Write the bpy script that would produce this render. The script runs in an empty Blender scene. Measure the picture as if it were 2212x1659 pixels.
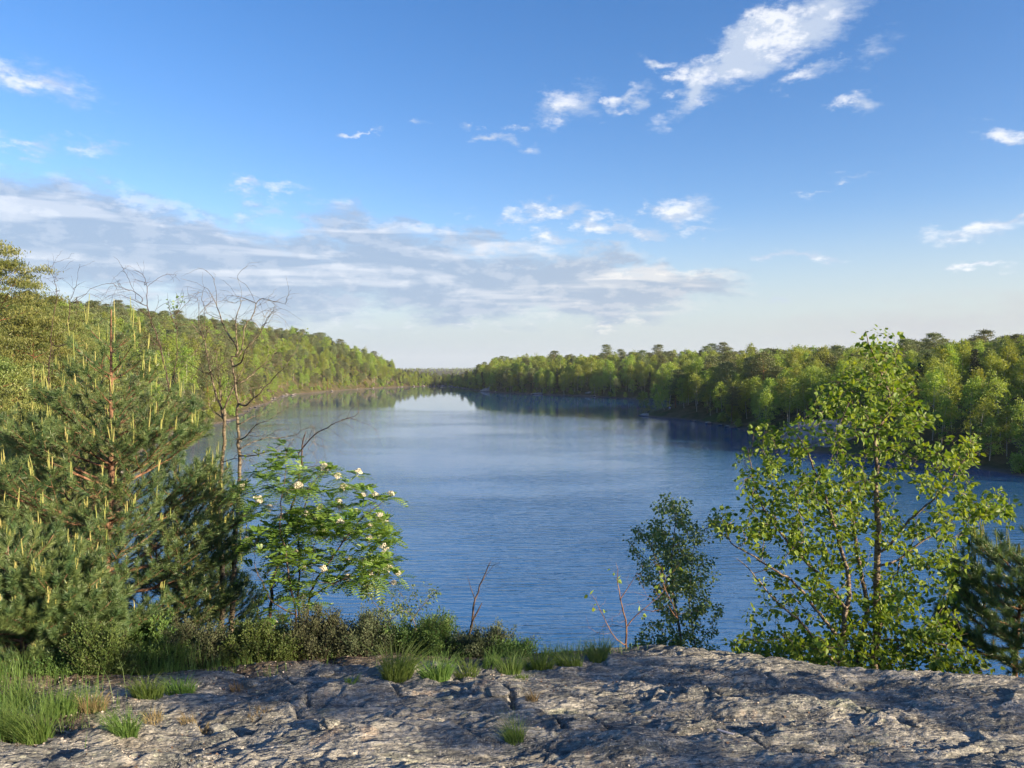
import bpy, math, random
import numpy as np
from mathutils import Vector

# ------------------------------------------------------------------ camera, sky, sun, exposure
scene = bpy.context.scene
C = scene.collection
EYE = 15.0
SRC_F = 1662.0            # focal length in pixels of a 2212 px wide picture
TILT = math.atan(32.5 / SRC_F)
cam_data = bpy.data.cameras.new('camera')
cam_data.sensor_width = 36.0
cam_data.lens = 36.0 * SRC_F / 2212.0
cam_data.clip_start = 0.1
cam_data.clip_end = 20000
cam = bpy.data.objects.new('camera', cam_data)
C.objects.link(cam)
cam.location = (0, 0, EYE)
cam.rotation_euler = (math.radians(90) - TILT, 0, 0)
scene.camera = cam

SUN_EL, SUN_AZ = math.radians(16.0), math.radians(118.0)     # azimuth clockwise from +Y
sl = bpy.data.lights.new('sun', 'SUN')
sl.energy = 4.6
sl.angle = math.radians(0.5)
sl.color = (1.0, 0.80, 0.56)
sun = bpy.data.objects.new('sun', sl)
C.objects.link(sun)
sdir = Vector((math.sin(SUN_AZ) * math.cos(SUN_EL), math.cos(SUN_AZ) * math.cos(SUN_EL), math.sin(SUN_EL)))
sun.rotation_euler = sdir.to_track_quat('Z', 'Y').to_euler()
sun.location = (60, -20, 60)

scene.view_settings.view_transform = 'Standard'
scene.view_settings.look = 'None'
EXPO = 1.56
scene.view_settings.exposure = EXPO
scene.view_settings.gamma = 1
cy = scene.cycles
cy.use_denoising = True
cy.max_bounces = 6
cy.diffuse_bounces = 3
cy.glossy_bounces = 3
cy.transmission_bounces = 4
cy.transparent_max_bounces = 8
cy.volume_bounces = 0
cy.caustics_reflective = False
cy.caustics_refractive = False
cy.use_adaptive_sampling = True
cy.adaptive_threshold = 0.02


def ray(u, v):
    """direction through pixel (u, v) of a 2212 x 1659 picture, y component 1"""
    x = (u - 1106.0) / SRC_F
    k = -(v - 829.5) / SRC_F
    ct, st = math.cos(TILT), math.sin(TILT)
    d = (x, ct + k * st, -st + k * ct)
    return (d[0] / d[1], 1.0, d[2] / d[1])


def P(u, v, Y):
    d = ray(u, v)
    return np.array((d[0] * Y, Y, EYE + d[2] * Y))


def azel(u, v):
    d = ray(u, v)
    return math.atan2(d[0], 1.0), math.atan2(d[2], math.hypot(d[0], 1.0))


class NT:
    """tiny node tree builder"""
    def __init__(self, tree):
        self.t = tree
    def n(self, typ, _inp=None, **kw):
        nd = self.t.nodes.new(typ)
        for k, v in kw.items():
            setattr(nd, k, v)
        for k, v in (_inp or {}).items():
            s = nd.inputs[k]
            if isinstance(v, bpy.types.NodeSocket):
                self.t.links.new(v, s)
            else:
                s.default_value = v
        return nd
    def math(self, op, a, b=0.0, c=None, clamp=False):
        i = {0: a, 1: b}
        if c is not None: i[2] = c
        return self.n('ShaderNodeMath', i, operation=op, use_clamp=clamp).outputs[0]
    def sstep(self, v, lo, hi, a=0.0, b=1.0, typ='SMOOTHSTEP'):
        nd = self.n('ShaderNodeMapRange', {0: v, 1: lo, 2: hi, 3: a, 4: b}, interpolation_type=typ)
        return nd.outputs[0]
    def mix(self, f, a, b, bt='MIX'):
        nd = self.n('ShaderNodeMix', data_type='RGBA', blend_type=bt)
        for k, v in ((0, f), (6, a), (7, b)):
            if isinstance(v, bpy.types.NodeSocket):
                self.t.links.new(v, nd.inputs[k])
            else:
                nd.inputs[k].default_value = v if k == 0 else (tuple(v) + (1.0,) if len(v) == 3 else v)
        return nd.outputs[2]
    def noise(self, vec, scale, detail=4.0, rough=0.55, dist=0.0):
        return self.n('ShaderNodeTexNoise', {'Vector': vec, 'Scale': scale, 'Detail': detail, 'Roughness': rough, 'Distortion': dist})


# ------------------------------------------------------------------ world: Nishita sky with clouds
world = bpy.data.worlds.new('World')
scene.world = world
world.use_nodes = True
wt = world.node_tree
wt.nodes.clear()
N = NT(wt)
tc = N.n('ShaderNodeTexCoord')
sky = N.n('ShaderNodeTexSky', sky_type='NISHITA', sun_disc=False)
sky.sun_elevation = SUN_EL
sky.sun_rotation = SUN_AZ
sky.altitude = 50
sky.air_density = 1.0
sky.dust_density = 0.6
sky.ozone_density = 2.6
sep = N.n('ShaderNodeSeparateXYZ', {0: tc.outputs['Generated']})
az = N.math('ARCTAN2', sep.outputs[0], sep.outputs[1])
hyp = N.math('SQRT', N.math('ADD', N.math('MULTIPLY', sep.outputs[0], sep.outputs[0]), N.math('MULTIPLY', sep.outputs[1], sep.outputs[1])))
el = N.math('ARCTAN2', sep.outputs[2], hyp)
ae = N.n('ShaderNodeCombineXYZ', {0: az, 1: el, 2: 0.0}).outputs[0]
# stretch the noise lookups so that low clouds flatten towards the horizon as a real cloud sheet does
elw = N.math('POWER', N.math('MAXIMUM', el, 0.0), 0.75)
aes = N.n('ShaderNodeCombineXYZ', {0: az, 1: N.math('MULTIPLY', elw, 1.75), 2: 0.0}).outputs[0]
rotm = N.n('ShaderNodeMapping', {0: aes, 'Rotation': (0, 0, math.radians(10))}, vector_type='POINT').outputs[0]
n1 = N.noise(rotm, 16.0, 7.0, 0.62)
n0 = N.noise(rotm, 5.0, 3.0, 0.5)
wv = N.n('ShaderNodeVectorMath', {0: n1.outputs['Color'], 1: (0.5, 0.5, 0.5)}, operation='SUBTRACT').outputs[0]
wv = N.n('ShaderNodeVectorMath', {0: wv, 1: (0.15, 0.075, 0.0)}, operation='MULTIPLY').outputs[0]
wp = N.n('ShaderNodeVectorMath', {0: ae, 1: wv}, operation='ADD').outputs[0]


def blob(u, v, ru, rv, rot=0.0, vec=None):
    a, e = azel(u, v)
    mp = N.n('ShaderNodeMapping', {0: vec or wp, 1: (a, e, 0), 2: (0, 0, math.radians(rot)), 3: (ru / SRC_F, rv / SRC_F, 1)}, vector_type='TEXTURE')
    return N.n('ShaderNodeTexGradient', {0: mp.outputs[0]}, gradient_type='SPHERICAL').outputs[1]


def field(items):
    tot = None
    for it in items:
        w = it[5] if len(it) > 5 else 1.0
        g = blob(*it[:5]) if len(it) > 4 else blob(*it)
        g = N.math('MULTIPLY', g, w)
        tot = g if tot is None else N.math('MAXIMUM', tot, g)
    return tot


puffs = [(1690, 70, 230, 75, 20, 1.5), (1590, 120, 170, 70, 22, 1.5), (1500, 185, 120, 55, 40, 1.2), (1435, 140, 60, 22, -25, .8),
         (1880, 112, 100, 36, 20, .55), (1740, 160, 110, 26, 8, .8), (1865, 217, 60, 32, 0, .9), (1235, 222, 100, 50, 12, .85),
         (1355, 220, 85, 26, 20, .85), (1065, 292, 85, 22, 0, .9), (1140, 318, 50, 20, 0, .7), (1135, 262, 40, 14, 0, .6),
         (895, 275, 50, 15, 5, .7), (785, 284, 34, 10, 0, .7), (60, 168, 170, 50, -8, .9), (30, 308, 110, 28, -4, .75),
         (205, 318, 90, 26, 5, .6), (535, 402, 62, 22, 0, .75), (615, 404, 65, 22, -5, .65), (1190, 455, 120, 30, 3, 1.0),
         (1475, 455, 100, 36, 3, 1.0), (1300, 484, 160, 24, -8, .95), (1370, 502, 120, 24, -10, .95), (1120, 476, 70, 14, 0, .6),
         (1185, 512, 100, 26, -5, 1.0), (2120, 490, 130, 30, 8, 1.0), (2190, 462, 80, 16, 5, .9), (1720, 562, 160, 17, -2, 1.0),
         (2120, 571, 66, 14, 0, 1.0), (2200, 285, 80, 24, -10, .9), (1680, 650, 44, 13, 0, .9), (1850, 392, 70, 10, -8, .55),
         (1770, 410, 60, 10, 5, .5), (985, 452, 90, 12, -14, .5), (1500, 500, 110, 20, -6, .6)]
bank = [(60, 505, 640, 150, -8, 1.7), (420, 570, 520, 120, -8, 1.7), (760, 500, 260, 70, -12, 1.1), (900, 600, 520, 110, -5, 1.8),
        (1230, 620, 420, 95, -3, 1.7), (1430, 605, 270, 52, -9, 1.6), (1060, 530, 240, 50, -6, 1.1), (1330, 560, 120, 45, -10, 1.1)]
n3 = N.noise(N.n('ShaderNodeMapping', {0: rotm, 3: (1.0, 1.8, 1.0)}).outputs[0], 42.0, 5.0, 0.65)
f1 = field(puffs)
f2 = field(bank)
d1 = N.math('ADD', f1, N.math('MULTIPLY', N.math('SUBTRACT', n1.outputs[0], 0.5), 1.1))
d1 = N.math('ADD', d1, N.math('MULTIPLY', N.math('SUBTRACT', n3.outputs[0], 0.5), 0.9))
d1 = N.math('MULTIPLY', N.sstep(d1, 0.16, 1.05), N.sstep(f1, 0.0, 0.16))
d2 = N.math('ADD', f2, N.math('MULTIPLY', N.math('SUBTRACT', n1.outputs[0], 0.5), 1.25))
d2 = N.math('ADD', d2, N.math('ADD', N.math('MULTIPLY', N.math('SUBTRACT', n3.outputs[0], 0.5), 0.5), N.math('MULTIPLY', N.math('SUBTRACT', n0.outputs[0], 0.5), 1.5)))
d2 = N.math('MULTIPLY', N.sstep(d2, 0.14, 0.95), N.sstep(f2, 0.0, 0.2))
# lit rims: thickness now against thickness a little towards the sun and the zenith
off = N.n('ShaderNodeVectorMath', {0: rotm, 1: (0.012, 0.020, 0.0)}, operation='ADD').outputs[0]
n2 = N.noise(off, 16.0, 7.0, 0.62)
rim = N.sstep(N.math('SUBTRACT', n1.outputs[0], n2.outputs[0]), -0.03, 0.10)
stm = N.n('ShaderNodeMapping', {0: aes, 2: (0, 0, math.radians(11)), 3: (2.0, 8.0, 1.0)}, vector_type='POINT').outputs[0]
ns = N.noise(stm, 2.4, 4.0, 0.5, 0.3)
streak = N.sstep(ns.outputs[0], 0.50, 0.63)
edge = N.sstep(f2, 0.75, 0.18)
litb = N.math('ADD', N.math('MULTIPLY', rim, N.math('ADD', 0.28, N.math('MULTIPLY', edge, 0.75))), N.math('MULTIPLY', streak, 0.60), clamp=True)
warm = N.sstep(az, -0.15, 0.30)
white = N.mix(warm, (0.78, 0.82, 0.90), (1.02, 0.96, 0.88))
grey = N.mix(warm, (0.355, 0.465, 0.635), (0.40, 0.485, 0.615))
bankcol = N.mix(litb, grey, white)
puffcol = N.mix(rim, (0.56, 0.65, 0.80), (0.92, 0.94, 0.98))
# pale haze layer along the horizon
skyc = N.n('ShaderNodeHueSaturation', {'Hue': 0.510, 'Saturation': 1.30, 'Value': 1.0, 'Fac': 1.0, 'Color': sky.outputs[0]}).outputs[0]
skyb = N.n('ShaderNodeVectorMath', {0: skyc, 1: (0.086, 0.086, 0.086)}, operation='MULTIPLY').outputs[0]
skyb = N.n('ShaderNodeVectorMath', {0: skyb, 1: (1.10, 0.93, 0.905)}, operation='MULTIPLY').outputs[0]
lowh = N.math('MULTIPLY', N.sstep(el, 0.21, 0.0), N.sstep(az, -1.3, 1.0, 0.93, 0.97))
skyb = N.mix(lowh, skyb, N.mix(N.sstep(az, -0.6, 0.8), (0.172, 0.210, 0.252), (0.222, 0.240, 0.246)))
hz = N.math('MULTIPLY', blob(2100, 705, 620, 62, 3), N.sstep(ns.outputs[0], 0.35, 0.6, 0.9, 1.5))
skyb = N.mix(N.math('MULTIPLY', hz, 0.8, clamp=True), skyb, (0.218, 0.228, 0.238))
K = 1.12 / 2 ** EXPO
scl = lambda c: N.n('ShaderNodeVectorMath', {0: c, 1: (K, K, K)}, operation='MULTIPLY').outputs[0]
out = N.mix(N.math('MULTIPLY', d2, 0.88), skyb, scl(bankcol))
out = N.mix(N.math('MULTIPLY', d1, 0.88), out, scl(puffcol))
bg = N.n('ShaderNodeBackground', {0: out, 1: 1.0})
wo = N.n('ShaderNodeOutputWorld', {0: bg.outputs[0]})
world.cycles.sampling_method = 'MANUAL'
world.cycles.sample_map_resolution = 512

# ------------------------------------------------------------------ helpers
rng = np.random.default_rng(7)
random.seed(7)


def tag(o, label=None, cat=None, group=None, kind=None):
    if label: o['label'] = label
    if cat: o['category'] = cat
    if group: o['group'] = group
    if kind: o['kind'] = kind
    return o


def empty(name, loc, rz=0.0, scale=1.0):
    o = bpy.data.objects.new(name, None)
    o.empty_display_size = 0.2
    C.objects.link(o)
    o.location = tuple(float(c) for c in loc)
    o.rotation_euler = (0, 0, rz)
    o.scale = (scale,) * 3
    return o


class Acc:
    """collects triangles and quads as numpy arrays and builds one mesh"""
    def __init__(self):
        self.v, self.f3, self.f4, self.m3, self.m4, self.r3, self.r4 = [], [], [], [], [], [], []
        self.n = 0
    def add(self, verts, faces, mat=0, rnd=None):
        verts = np.asarray(verts, dtype=np.float32).reshape(-1, 3)
        faces = np.asarray(faces, dtype=np.int64)
        self.v.append(verts)
        fs = faces + self.n
        if rnd is None: rnd = np.full(len(fs), 0.5)
        rnd = np.broadcast_to(np.asarray(rnd, dtype=np.float32), (len(fs),))
        if faces.shape[1] == 3:
            self.f3.append(fs); self.m3.append(np.full(len(fs), mat)); self.r3.append(rnd)
        else:
            self.f4.append(fs); self.m4.append(np.full(len(fs), mat)); self.r4.append(rnd)
        self.n += len(verts)
    def build(self, name, mats, parent=None, smooth=False, loc=None):
        v = np.concatenate(self.v)
        parts, mi, rr, tot = [], [], [], []
        for fl, ml, rl, k in ((self.f3, self.m3, self.r3, 3), (self.f4, self.m4, self.r4, 4)):
            if fl:
                a = np.concatenate(fl)
                parts.append(a.reshape(-1)); mi.append(np.concatenate(ml)); rr.append(np.concatenate(rl)); tot.append(np.full(len(a), k))
        loops = np.concatenate(parts).astype(np.int32)
        mi = np.concatenate(mi).astype(np.int32); rr = np.concatenate(rr).astype(np.float32); tot = np.concatenate(tot).astype(np.int32)
        start = np.concatenate(([0], np.cumsum(tot)[:-1])).astype(np.int32)
        me = bpy.data.meshes.new(name)
        me.vertices.add(len(v)); me.vertices.foreach_set('co', v.reshape(-1))
        me.loops.add(len(loops)); me.loops.foreach_set('vertex_index', loops)
        me.polygons.add(len(tot)); me.polygons.foreach_set('loop_start', start); me.polygons.foreach_set('loop_total', tot)
        me.polygons.foreach_set('material_index', mi)
        me.polygons.foreach_set('use_smooth', np.full(len(tot), smooth))
        at = me.attributes.new('rnd', 'FLOAT', 'FACE')
        at.data.foreach_set('value', rr)
        me.update(calc_edges=True)
        for m in (mats if isinstance(mats, (list, tuple)) else [mats]):
            me.materials.append(m)
        o = bpy.data.objects.new(name, me)
        C.objects.link(o)
        if parent is not None: o.parent = parent
        if loc is not None: o.location = loc
        return o


def norm(a):
    return a / np.maximum(np.linalg.norm(a, axis=-1, keepdims=True), 1e-9)


def tube(acc, pts, rad, k=6, mat=0, rnd=0.5):
    pts = np.asarray(pts, float); n = len(pts)
    rad = np.broadcast_to(np.asarray(rad, float), (n,))
    d = norm(np.gradient(pts, axis=0))
    ref = np.array((1.0, 0, 0)) if abs(d[:, 0].mean()) < 0.8 else np.array((0, 1.0, 0))
    a = norm(np.cross(d, ref)); b = np.cross(d, a)
    th = np.arange(k) * 2 * math.pi / k
    ring = pts[:, None] + rad[:, None, None] * (a[:, None] * np.cos(th)[None, :, None] + b[:, None] * np.sin(th)[None, :, None])
    i = np.arange(n - 1)[:, None] * k; j = np.arange(k)[None]; j2 = (j + 1) % k
    f = np.stack((i + j, i + j2, i + k + j2, i + k + j), -1).reshape(-1, 4)
    acc.add(ring.reshape(-1, 3), f, mat, rnd)


def batch(acc, tv, tf, pos, X, Y, Z, size, mat=0, rnd=None):
    """many copies of a template (tv, tf); X, Y, Z are (n,3) axes, size (n,)"""
    n = len(pos)
    if n == 0: return
    tv = np.asarray(tv, float)
    w = (tv[None, :, 0, None] * X[:, None] + tv[None, :, 1, None] * Y[:, None] + tv[None, :, 2, None] * Z[:, None]) * np.asarray(size).reshape(-1, 1, 1) + pos[:, None]
    tf = np.asarray(tf)
    f = (tf[None] + (np.arange(n) * len(tv))[:, None, None]).reshape(-1, tf.shape[1])
    r = None if rnd is None else np.repeat(np.broadcast_to(rnd, (n,)), len(tf))
    acc.add(w.reshape(-1, 3), f, mat, r)


def frames(Y, Z0):
    """orthonormal axes from growth direction Y and approximate normal Z0"""
    Y = norm(Y); X = norm(np.cross(Y, Z0)); Z = np.cross(X, Y)
    return X, Y, Z


def rnd_unit(n, g=None):
    g = g or rng
    return norm(g.normal(size=(n, 3)))


LEAF_V = [(0, 0, 0), (.34, .28, .07), (.27, .62, .07), (0, 1, -.04), (-.27, .62, .07), (-.34, .28, .07)]
LEAF_F = [(0, 1, 2, 3), (0, 3, 4, 5)]
QUAD_V = [(-.5, -.5, 0), (.5, -.5, 0.1), (.5, .5, 0), (-.5, .5, 0.1)]
QUAD_F = [(0, 1, 2, 3)]
NEED_V = [(-.5, 0, 0), (.5, 0, 0), (0, 1, 0)]


# lattice noise
_perm = np.random.default_rng(3).random((512, 512)).astype(np.float32)


def vnoise(x, y):
    xi = np.floor(x).astype(int); yi = np.floor(y).astype(int)
    fx = x - xi; fy = y - yi
    fx = fx * fx * fx * (fx * (fx * 6 - 15) + 10); fy = fy * fy * fy * (fy * (fy * 6 - 15) + 10)
    g = lambda a, b: _perm[(xi + a) & 511, (yi + b) & 511]
    return (g(0, 0) * (1 - fx) + g(1, 0) * fx) * (1 - fy) + (g(0, 1) * (1 - fx) + g(1, 1) * fx) * fy


def fbm(x, y, octv=5, gain=0.5, ridged=False):
    s = 0; a = 1.0; t = 0
    for i in range(octv):
        c, s_ = math.cos(i * 1.3), math.sin(i * 1.3)
        xx = (x * c - y * s_) * 2 ** i + 17.3 * i; yy = (x * s_ + y * c) * 2 ** i + 9.1 * i
        q = vnoise(xx, yy)
        if ridged: q = 1 - np.abs(2 * q - 1)
        s = s + a * q; t += a; a *= gain
    return s / t


# ------------------------------------------------------------------ materials
def new_mat(name):
    m = bpy.data.materials.new(name); m.use_nodes = True
    m.node_tree.nodes.clear()
    return m, NT(m.node_tree)


def leaf_mat(name, c1, c2, trans=0.35, rough=0.5, spec=0.35, tcol=None, objvar=0.25, noise=True):
    m, n = new_mat(name)
    at = n.n('ShaderNodeAttribute', attribute_name='rnd')
    col = n.mix(at.outputs['Fac'], c1, c2)
    oi = n.n('ShaderNodeObjectInfo')
    hs = n.n('ShaderNodeHueSaturation', {'Hue': n.sstep(oi.outputs['Random'], 0, 1, 0.5 - 0.03 * objvar / .25, 0.5 + 0.025 * objvar / .25, 'LINEAR'),
                                         'Value': n.sstep(oi.outputs['Random'], 0, 1, 1 - objvar, 1 + objvar, 'LINEAR'), 'Color': col})
    col = hs.outputs[0]
    p = n.n('ShaderNodeBsdfPrincipled', {'Base Color': col, 'Roughness': rough, 'Specular IOR Level': spec})
    tcx = n.mix(1.0, col, tcol or (1.5, 1.35, 0.45), 'MULTIPLY')
    t = n.n('ShaderNodeBsdfTranslucent', {0: tcx})
    mx = n.n('ShaderNodeMixShader', {0: trans, 1: p.outputs[0], 2: t.outputs[0]})
    n.n('ShaderNodeOutputMaterial', {0: mx.outputs[0]})
    return m


def bark_mat(name, c1, c2, scale=(8, 8, 2), sc=1.0, bump=0.3, lo=.4, hi=.6):
    m, n = new_mat(name)
    tcn = n.n('ShaderNodeTexCoord')
    mp = n.n('ShaderNodeMapping', {0: tcn.outputs['Object'], 3: scale})
    no = n.noise(mp.outputs[0], sc, 5, 0.6)
    col = n.mix(n.sstep(no.outputs[0], lo, hi), c1, c2)
    b = n.n('ShaderNodeBump', {'Strength': bump, 'Distance': 0.02, 'Height': no.outputs[0]})
    p = n.n('ShaderNodeBsdfPrincipled', {'Base Color': col, 'Roughness': 0.85, 'Normal': b.outputs[0], 'Specular IOR Level': 0.2})
    n.n('ShaderNodeOutputMaterial', {0: p.outputs[0]})
    return m


M = {}
M['birch_far'] = leaf_mat('birch_leaves_far', (0.160, 0.245, 0.042), (0.300, 0.365, 0.080), 0.42, objvar=0.22)
M['pine_far'] = leaf_mat('pine_needles_far', (0.072, 0.106, 0.042), (0.160, 0.185, 0.074), 0.22, objvar=0.25)
M['pine_near'] = leaf_mat('pine_needles_near', (0.080, 0.120, 0.030), (0.200, 0.225, 0.062), 0.22, objvar=0.15)
M['spruce_far'] = leaf_mat('spruce_needles_far', (0.020, 0.040, 0.020), (0.040, 0.060, 0.028), 0.12, objvar=0.2)
M['bark_birch'] = bark_mat('birch_bark', (0.06, 0.05, 0.045), (0.46, 0.43, 0.38), (3, 3, 14), 1.0, 0.3, .36, .5)
M['bark_pine'] = bark_mat('pine_bark', (0.10, 0.045, 0.024), (0.27, 0.125, 0.065), (8, 8, 3))
M['bark_grey'] = bark_mat('grey_bark', (0.07, 0.055, 0.04), (0.20, 0.165, 0.12), (12, 12, 3))

# ------------------------------------------------------------------ terrain
LAKE = np.array([(-13, 30), (-28, 52), (-42, 82), (-56, 110), (-68, 140), (-80, 187), (-81, 219), (-97, 280), (-110, 343), (-124, 400), (-130, 449),
                 (-117, 566), (-96, 630), (-72, 674), (-56, 672), (-42, 612), (-17, 509), (8, 462), (40, 430), (56, 392), (72, 372), (90, 345), (92, 300),
                 (72, 288), (56, 268), (44, 254), (42, 247), (50, 231), (54, 214), (56, 200), (58, 190), (53, 165), (52, 150), (54, 138), (62, 127), (70, 118),
                 (73, 109), (84, 96), (98, 72), (92, 48), (64, 34), (30, 28), (5, 27)], float)


def lake_sd(x, y):
    """signed distance to the shoreline, positive on land"""
    x = np.asarray(x, float); y = np.asarray(y, float)
    best = np.full(x.shape, 1e9); inside = np.zeros(x.shape, bool)
    n = len(LAKE)
    for i in range(n):
        a = LAKE[i]; b = LAKE[(i + 1) % n]
        dx, dy = b - a
        t = np.clip(((x - a[0]) * dx + (y - a[1]) * dy) / (dx * dx + dy * dy), 0, 1)
        best = np.minimum(best, (x - a[0] - t * dx) ** 2 + (y - a[1] - t * dy) ** 2)
        c = ((a[1] > y) != (b[1] > y)) & (x < (b[0] - a[0]) * (y - a[1]) / (b[1] - a[1] + 1e-12) + a[0])
        inside ^= c
    d = np.sqrt(best)
    return np.where(inside, -d, d) + (fbm(x / 9 + 31, y / 9 + 12, 3) - .5) * 6.0 * sm(y, 60, 100)


def sm(v, a, b):
    t = np.clip((v - a) / (b - a), 0, 1)
    return t * t * (3 - 2 * t)


# foreground: drop below the eye of the rock the photographer stands on
_cu = np.array([-400, 0, 230, 460, 700, 850, 1150, 1330, 1480, 1600, 1800, 1960, 2100, 2212, 2700])
_cv = np.array([1530, 1500, 1500, 1478, 1452, 1444, 1440, 1427, 1427, 1445, 1464, 1490, 1503, 1507, 1520])
_cY = 1.30 / ((_cv - 797.0) / SRC_F - 0.12)
_cX = (_cu - 1106) / SRC_F * _cY


def rock_base(x, y):
    yc = np.interp(x, _cX, _cY)
    over = np.maximum(y - yc, 0)
    soft = np.sqrt(over ** 2 + 0.10) - math.sqrt(0.10)
    z = EYE - 1.30 - 0.12 * np.minimum(y, yc) - 0.43 * soft - 0.035 * np.maximum(soft - 3, 0) ** 2
    return z


def terrain_z(x, y):
    x = np.asarray(x, float); y = np.asarray(y, float)
    d = lake_sd(x, y)
    r = np.hypot(x, y)
    left = sm(-x, 25, 75)
    up_ = 1106 + SRC_F * x / np.maximum(y, 1)
    gap = sm(up_, 620, 960) * sm(-up_, -1090, -985) * sm(y, 560, 690)
    Hl = 36.0 - 7 * sm(y, 620, 760) - 9 * sm(y, 760, 950) - 10 * sm(-y, -430, -190)
    Hr = 9.5 + 9 * sm(x, 95, 150) * sm(-y, -260, -120) + 3.0 * sm(x, 120, 260)
    H = Hl * left + Hr * (1 - left)
    H = H * (1 - gap) + 1.0 * gap
    L = 30 * left + 24 * (1 - left)
    Hn = 12.5; near = sm(-np.hypot(x + 5, y), -115, -55)
    H = H * (1 - near) + Hn * near; L = L * (1 - near) + 12 * near
    h = 0.12 + H * (1 - np.exp(-np.maximum(d, 0) / L)) + (fbm(x / 37, y / 37, 4) - 0.5) * 5 * sm(d, 2, 40)
    far = sm(r, 1400, 3800)
    h = h * (1 - far) + far * (9 + 26 * (fbm(x / 900 + 5.2, y / 1600 + 1, 3) - 0.35))
    h = np.where(d < 0, np.maximum(d * 0.35, -6.0), np.maximum(h, 0.12))
    # platform under the foreground rock
    rb = rock_base(x, y)
    k = sm(-np.hypot(x, (y - 3) * 0.9), -26, -13)
    h = np.where(k > 0, h * (1 - k) + np.maximum(rb - 0.55, np.where(d < 0, -3, 0.1)) * k, h)
    return h


def tz(x, y):
    return float(terrain_z(np.array([x]), np.array([y]))[0])


m, n = new_mat('forest_floor')
tcn = n.n('ShaderNodeTexCoord')
no = n.noise(tcn.outputs['Object'], 0.35, 6, 0.6)
nb = n.noise(tcn.outputs['Object'], 0.06, 3, 0.5)
col = n.mix(n.sstep(no.outputs[0], .35, .65), (0.045, 0.050, 0.020), (0.105, 0.085, 0.045))
col = n.mix(n.sstep(nb.outputs[0], .52, .66), col, (0.05, 0.075, 0.02))
pz = n.n('ShaderNodeSeparateXYZ', {0: tcn.outputs['Object']})
shore = n.sstep(pz.outputs[2], 0.55, 0.2)
col = n.mix(shore, col, (0.10, 0.085, 0.065))
b = n.n('ShaderNodeBump', {'Strength': 0.8, 'Distance': 0.5, 'Height': no.outputs[0]})
p = n.n('ShaderNodeBsdfPrincipled', {'Base Color': col, 'Roughness': 0.95, 'Normal': b.outputs[0], 'Specular IOR Level': 0.1})
n.n('ShaderNodeOutputMaterial', {0: p.outputs[0]})
M['floor'] = m

rr = np.concatenate(([0.0], np.geomspace(4, 9000, 300)))
fwd = np.linspace(math.radians(-46), math.radians(56), 420)
bk = np.linspace(math.radians(56), math.radians(314), 90)[1:-1]
aa = np.concatenate((fwd, bk)); na = len(aa)
R, A = np.meshgrid(rr, aa, indexing='ij')
gx, gy = R * np.sin(A), R * np.cos(A)
gz = terrain_z(gx, gy)
acc = Acc()
i = np.arange(len(rr) - 1)[:, None] * na; j = np.arange(na)[None]; j2 = (j + 1) % na
acc.add(np.stack((gx, gy, gz), -1), np.stack((i + j, i + na + j, i + na + j2, i + j2), -1).reshape(-1, 4))
tag(acc.build('terrain', M['floor'], smooth=True), kind='structure')

# ------------------------------------------------------------------ water
m, n = new_mat('lake_water')
tcn = n.n('ShaderNodeTexCoord')
pz = n.n('ShaderNodeSeparateXYZ', {0: tcn.outputs['Object']})
big = n.noise(tcn.outputs['Object'], 0.012, 3, 0.5)
# the wind stays out of the lee of the left shore and the far end
lee = n.math('ADD', pz.outputs[1], n.math('MULTIPLY', n.math('SUBTRACT', big.outputs[0], 0.5), 60))
lee = n.math('ADD', lee, n.math('MULTIPLY', pz.outputs[0], 0.5))
calm = n.math('MAXIMUM', n.sstep(lee, 232, 284), n.sstep(n.math('ADD', n.math('ADD', pz.outputs[0], n.math('MULTIPLY', pz.outputs[1], .12)), n.math('MULTIPLY', n.math('SUBTRACT', big.outputs[0], 0.5), 30)), -42, -56))
mp = n.n('ShaderNodeMapping', {0: tcn.outputs['Object'], 2: (0, 0, math.radians(-14)), 3: (0.26, 1.45, 1)}).outputs[0]
w1 = n.noise(mp, 1.25, 3, 0.5, 0.4)
w2 = n.noise(n.n('ShaderNodeMapping', {0: tcn.outputs['Object'], 2: (0, 0, math.radians(9)), 3: (0.6, 1.2, 1)}).outputs[0], 3.4, 3, 0.6)
wide = n.noise(n.n('ShaderNodeMapping', {0: tcn.outputs['Object'], 3: (0.5, 1.0, 1)}).outputs[0], 0.045, 3, 0.55)
amp = n.sstep(wide.outputs[0], 0.34, 0.66, 0.50, 1.30)
amp = n.math('MULTIPLY', amp, n.sstep(pz.outputs[1], 45, 140, 2.4, .66))
hgt = n.math('ADD', n.math('MULTIPLY', w1.outputs[0], 1.0), n.math('MULTIPLY', w2.outputs[0], 0.30))
stren = n.math('MULTIPLY', n.sstep(calm, 0, 1, 1.0, 0.055, 'LINEAR'), amp)
hgt = n.math('MULTIPLY', hgt, stren)
bmp = n.n('ShaderNodeBump', {'Strength': 1.0, 'Distance': 0.055, 'Height': hgt})
p = n.n('ShaderNodeBsdfPrincipled', {'Base Color': (0.020, 0.098, 0.235, 1), 'Roughness': 0.03, 'IOR': 2.3, 'Normal': bmp.outputs[0]})
n.n('ShaderNodeOutputMaterial', {0: p.outputs[0]})
acc = Acc()
acc.add([(-260, 5, 0), (190, 5, 0), (190, 720, 0), (-260, 720, 0)], [(0, 1, 2, 3)])
tag(acc.build('water', m), kind='structure')

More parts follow.
